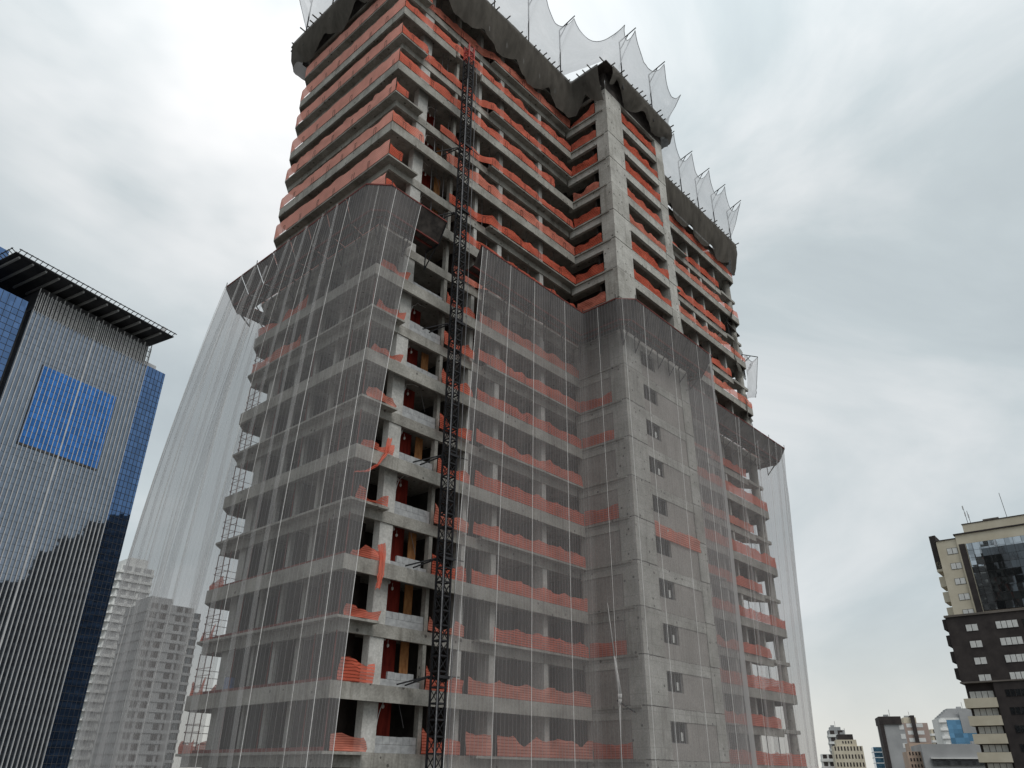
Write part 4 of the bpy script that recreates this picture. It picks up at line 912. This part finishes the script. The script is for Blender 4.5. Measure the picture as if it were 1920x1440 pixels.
# stepped balconies along the left edge
for j in range(5):
    z0_ = R(31.6)-3.0*j-2.0
    bp_(rt, MB().prism([(-4.9, 1.2), (-3.7, 0.9), (-3.7, 6), (-4.9, 6)], z0_ if j else R(28.2), z0_+(1.95 if j else 4.3)), 'balcony', 'cream' if j else 'brown_dark')
for j in range(4):
    z0_ = R(20.9)-3.0*j-1.95; bp_(rt, MB().prism([(-6.1, 0.6), (-5.3, 0.2), (-5.3, 5), (-6.1, 5)], z0_, z0_+1.9), 'balcony', 'brown_dark')
bp_(rt, MB().box(-5.0, -0.205, 0.9, 20, 0, R(11.99)), 'wall', 'brown_dark')
for j in range(12):
    z1_ = R(10.03)-3.0*j
    bp_(rt, MB().box(-5.6, -0.21, -0.35, 20, z1_-1.62, z1_), 'spandrel', 'cream')
    win(rt, -4.6, -0.6, 0.9, z1_+0.02, z1_+1.30, 4)
for u, h_ in ((2.6, 4.0), (3.1, 3.0), (9.5, 5.5)):
    bp_(rt, MB().tube((u, 2.5, R(34.3)), (u-0.15, 2.5, R(34.3)+h_), 0.05, 5), 'aerial', 'steel_black')
for u, h_ in ((2.3, 3.4), (2.4, 2.0), (2.9, 1.5)): bp_(rt, MB().box(u, u+0.22, 2.4, 2.6, R(34.3)+h_, R(34.3)+h_+0.75), 'aerial_panel', 'fin')
bp_(rt, MB().box(5.2, 8.0, 3, 5, R(34.4), R(34.4)+0.8), 'roof_unit', 'balcony_brown')

# --- white balconied block and grey tower beyond the left end
def banded(name, label, px, py, rng, ang, w, d, h, wall, bandm, fh, band=0.35, proud=0.5, cols=(), top=None, winmat='glass_black', group=None):
    t = bthing(name, label, 'building', px, py, rng, ang, group)
    bp_(t, MB().box(0, w, 0, d, 0, h), 'wall', wall)
    z0_ = h-fh; i = 0
    while z0_ > 10:
        if bandm: bp_(t, MB().box(-proud, w+proud*0.3, -proud, d, z0_, z0_+fh*band), 'floor_band', bandm)
        for (a, b_) in cols: bp_(t, MB().box(a, b_, -0.06, 0.004, z0_+fh*(band+0.05), z0_+fh*0.93), 'window', winmat)
        z0_ -= fh
    return t
wb = banded('white_apartment_block', 'white apartment block with stacked balconies behind the tower net', 229.5, 1054, 320, 0, 12.6, 18, 54.4*1.28+ZC, 'white_wall', 'white_wall', 3.0, 0.33, 0.5, ((0.6, 4.0), (5.2, 7.6), (8.6, 11.6)), winmat='grey_wall')
for j in range(22): bp_(wb, MB().box(-2.6, 0.4, 0.4, 5, 54*1.28+ZC-3*j-2.4, 54*1.28+ZC-3*j-2.0), 'balcony', 'white_paint')
for j in range(22): bp_(wb, MB().box(-2.5, -2.4, 0.45, 4.9, 54*1.28+ZC-3*j-2.0, 54*1.28+ZC-3*j-1.1), 'balcony_rail', 'white_paint')
bp_(wb, MB().box(3, 10, 1, 12, 54.4*1.28+ZC, 57*1.28+ZC), 'roof_block', 'white_wall')
gb = banded('grey_apartment_tower', 'grey apartment tower behind the tower net with stepped roof', 281, 1128, 280, 0, 15.5, 18, 41*1.217+ZC, 'grey_wall', 'grey_wall', 3.0, 0.3, 0.25, ((0.8, 3.0), (4.0, 6.2), (9.5, 11.5), (12.4, 14.6)), winmat='brown_dark')
bp_(gb, MB().box(0.5, 8, 0.6, 12, 41*1.217+ZC, 42.6*1.217+ZC), 'roof_block', 'grey_wall')
tb = banded('dark_apartment_tower', 'dark balconied tower partly hidden by the tower left end', 357, 1165, 300, 0, 3.4, 15, 40*1.27+ZC, 'brown_dark', 'grey_wall', 3.0, 0.3, 0.4, ((0.8, 2.6),))

# --- far towers on the right
AZD = math.degrees(AZ)-108
def zz6(x, y): return 1520+x/4.8, 1290+y/4.8
def far(name, label, px, py, rng, w, d, zt_, wall, bandm=None, fh=3.0, cols=(), winmat='brown_dark', band=0.35, proud=0.3):
    x, y = zz6(px, py); return banded(name, label, x, y, rng, AZD, w, d, zt_+ZC, wall, bandm, fh, band, proud, cols, None, winmat)
f1 = far('far_tower', 'far pale grey tower with a ringed top behind the cream stepped tower', 160, 390, 420, 7.0, 14, 20.3, 'grey_wall', 'white_wall', 3.0, ((0.6, 2.5), (4, 6.2)))
bp_(f1, MB().box(0.8, 5.6, 1, 9, 20.3+ZC, 21.6+ZC), 'roof_block', 'grey_wall')
f2 = far('far_tower', 'far cream tower with stepped top and dark mansard roof', 200, 520, 380, 11.6, 16, 12.2, 'cream', None, 3.0, tuple((0.5+i*1.25, 1.05+i*1.25) for i in range(9)))
bp_(f2, MB().box(1.6, 9.6, 0.5, 14, 12.2+ZC, 14.6+ZC), 'stepped_top', 'cream'); bp_(f2, MB().prism([(2.6, 1.0), (8.6, 1.0), (8.6, 12), (2.6, 12)], 14.6+ZC, 16.7+ZC), 'mansard_roof', 'brown_dark')
for i in range(4): bp_(f2, MB().box(4.0+i*1.1, 4.5+i*1.1, 0.44, 0.502, 13.1+ZC, 14.1+ZC), 'window', 'brown_dark')
far('far_tower', 'far slim white tower in front of the ringed grey tower', 90, 560, 400, 7.5, 12, 9.6, 'white_wall', 'white_wall', 3.0, ((0.5, 2.2), (3, 4.6), (5.4, 7)))
far('far_tower', 'far blue glass tower with pale bands between the cream and dark towers', 560, 530, 600, 8.5, 14, 18.5, 'glass_far', 'white_wall', 3.2, (), band=0.12)
f5 = far('far_tower', 'far slim dark topped tower with a grey front', 632, 330, 330, 7.6, 13, 17.6, 'grey_wall', None, 3.0, ((5.9, 7.4),), winmat='white_wall')
bp_(f5, MB().box(-0.4, 7.0, -0.5, 12, 17.6+ZC, 20.2+ZC), 'dark_crown', 'brown_dark'); bp_(f5, MB().box(-0.35, 0.9, -0.45, 8, 0, 17.6+ZC), 'dark_edge', 'brown_dark')
f6 = far('far_tower', 'far brick tower with white balcony bands and a dark central shaft', 800, 310, 420, 11.5, 16, 22.8, 'brick_far', None, 3.0, ((2.6, 4.9), (6.6, 9.4)), winmat='white_wall')
bp_(f6, MB().box(4.95, 6.55, -0.8, 6, 0, 26+ZC), 'dark_shaft', 'brown_dark'); bp_(f6, MB().box(2.0, 7.2, 0.5, 9, 22.8+ZC, 25.2+ZC), 'roof_block', 'cream')
f7 = thing7 = bthing('far_tower', 'far curved tower of blue glass and grey cladding with a rounded roof', 'building', *zz6(1140, 270), 380, AZD)
bp_(f7, MB().prism([(0, 1.5), (1.2, 0.2), (3, 0), (24, 0), (24, 14), (0, 14)], 0, 22.3+ZC), 'wall', 'white_wall')
bp_(f7, MB().box(3.05, 23.8, -0.15, -0.003, 0, 21.5+ZC), 'glass_front', 'glass_far')
for i in range(5): bp_(f7, MB().box(0.9+i*0.95, 24, 0.3+i*0.5, 12, 22.3+ZC+i*0.72, 23.05+ZC+i*0.72), 'curved_roof', 'grey_wall')
bp_(f7, MB().box(8.2, 14, -0.6, -0.16, 16.6+ZC, 25.6+ZC), 'grey_panel', 'grey_wall')
for j in range(6): bp_(f7, MB().box(0.3, 3.0, -0.3, 2, 20.6+ZC-j*3, 21.6+ZC-j*3), 'balcony', 'white_paint')
f8 = bthing('far_office', 'far low grey office with pale glass ribbon windows below the curved tower', 'building', *zz6(990, 510), 260, AZD)
bp_(f8, MB().box(0, 40, 0, 20, 0, 8.7+ZC), 'wall', 'concrete_dummy' if 'concrete_dummy' in MATS else 'grey_wall')
for j in range(6): bp_(f8, MB().box(2.0, 40, -0.5, -0.004, 3.4+ZC-j*3.0, 5.0+ZC-j*3.0), 'ribbon_window', 'glass_pale'); bp_(f8, MB().box(1.8, 40, -0.8, -0.003, 5.0+ZC-j*3.0, 5.3+ZC-j*3.0), 'ledge', 'white_wall')
f9 = far('far_tower', 'far tan block with small square windows beside the low grey office', 862, 555, 262, 4.2, 10, 6.9, 'tan_wall', None, 1.55, ((0.5, 0.85), (1.3, 1.65), (2.1, 2.45), (2.9, 3.25)))
far('far_tower', 'far tan block rising behind the small windowed tan block', 880, 480, 300, 6.0, 10, 10.4, 'tan_wall', None, 3.0, ())
far('far_tower', 'far pale tower between the brick tower and the curved tower', 1075, 350, 460, 12.0, 12, 22.0, 'cream', 'white_wall', 3.0, ((1, 3), (5, 8)))

for t_, x_, y_, z_ in ((f1, 1.5, 3, 21.6), (f2, 4, 5, 16.7), (f5, 2, 4, 20.2), (f6, 3, 3, 25.2), (f7, 9, 5, 25.9), (f8, 14, 6, 8.7), (f8, 27, 8, 8.7)):
    bp_(t_, MB().box(x_, x_+1.6, y_, y_+2, z_+ZC-0.3, z_+ZC+0.9), 'water_tank', 'grey_wall')
    bp_(t_, MB().tube((x_+2.0, y_, z_+ZC-0.3), (x_+2.0, y_, z_+ZC+2.6), 0.07, 5), 'aerial', 'steel_black')
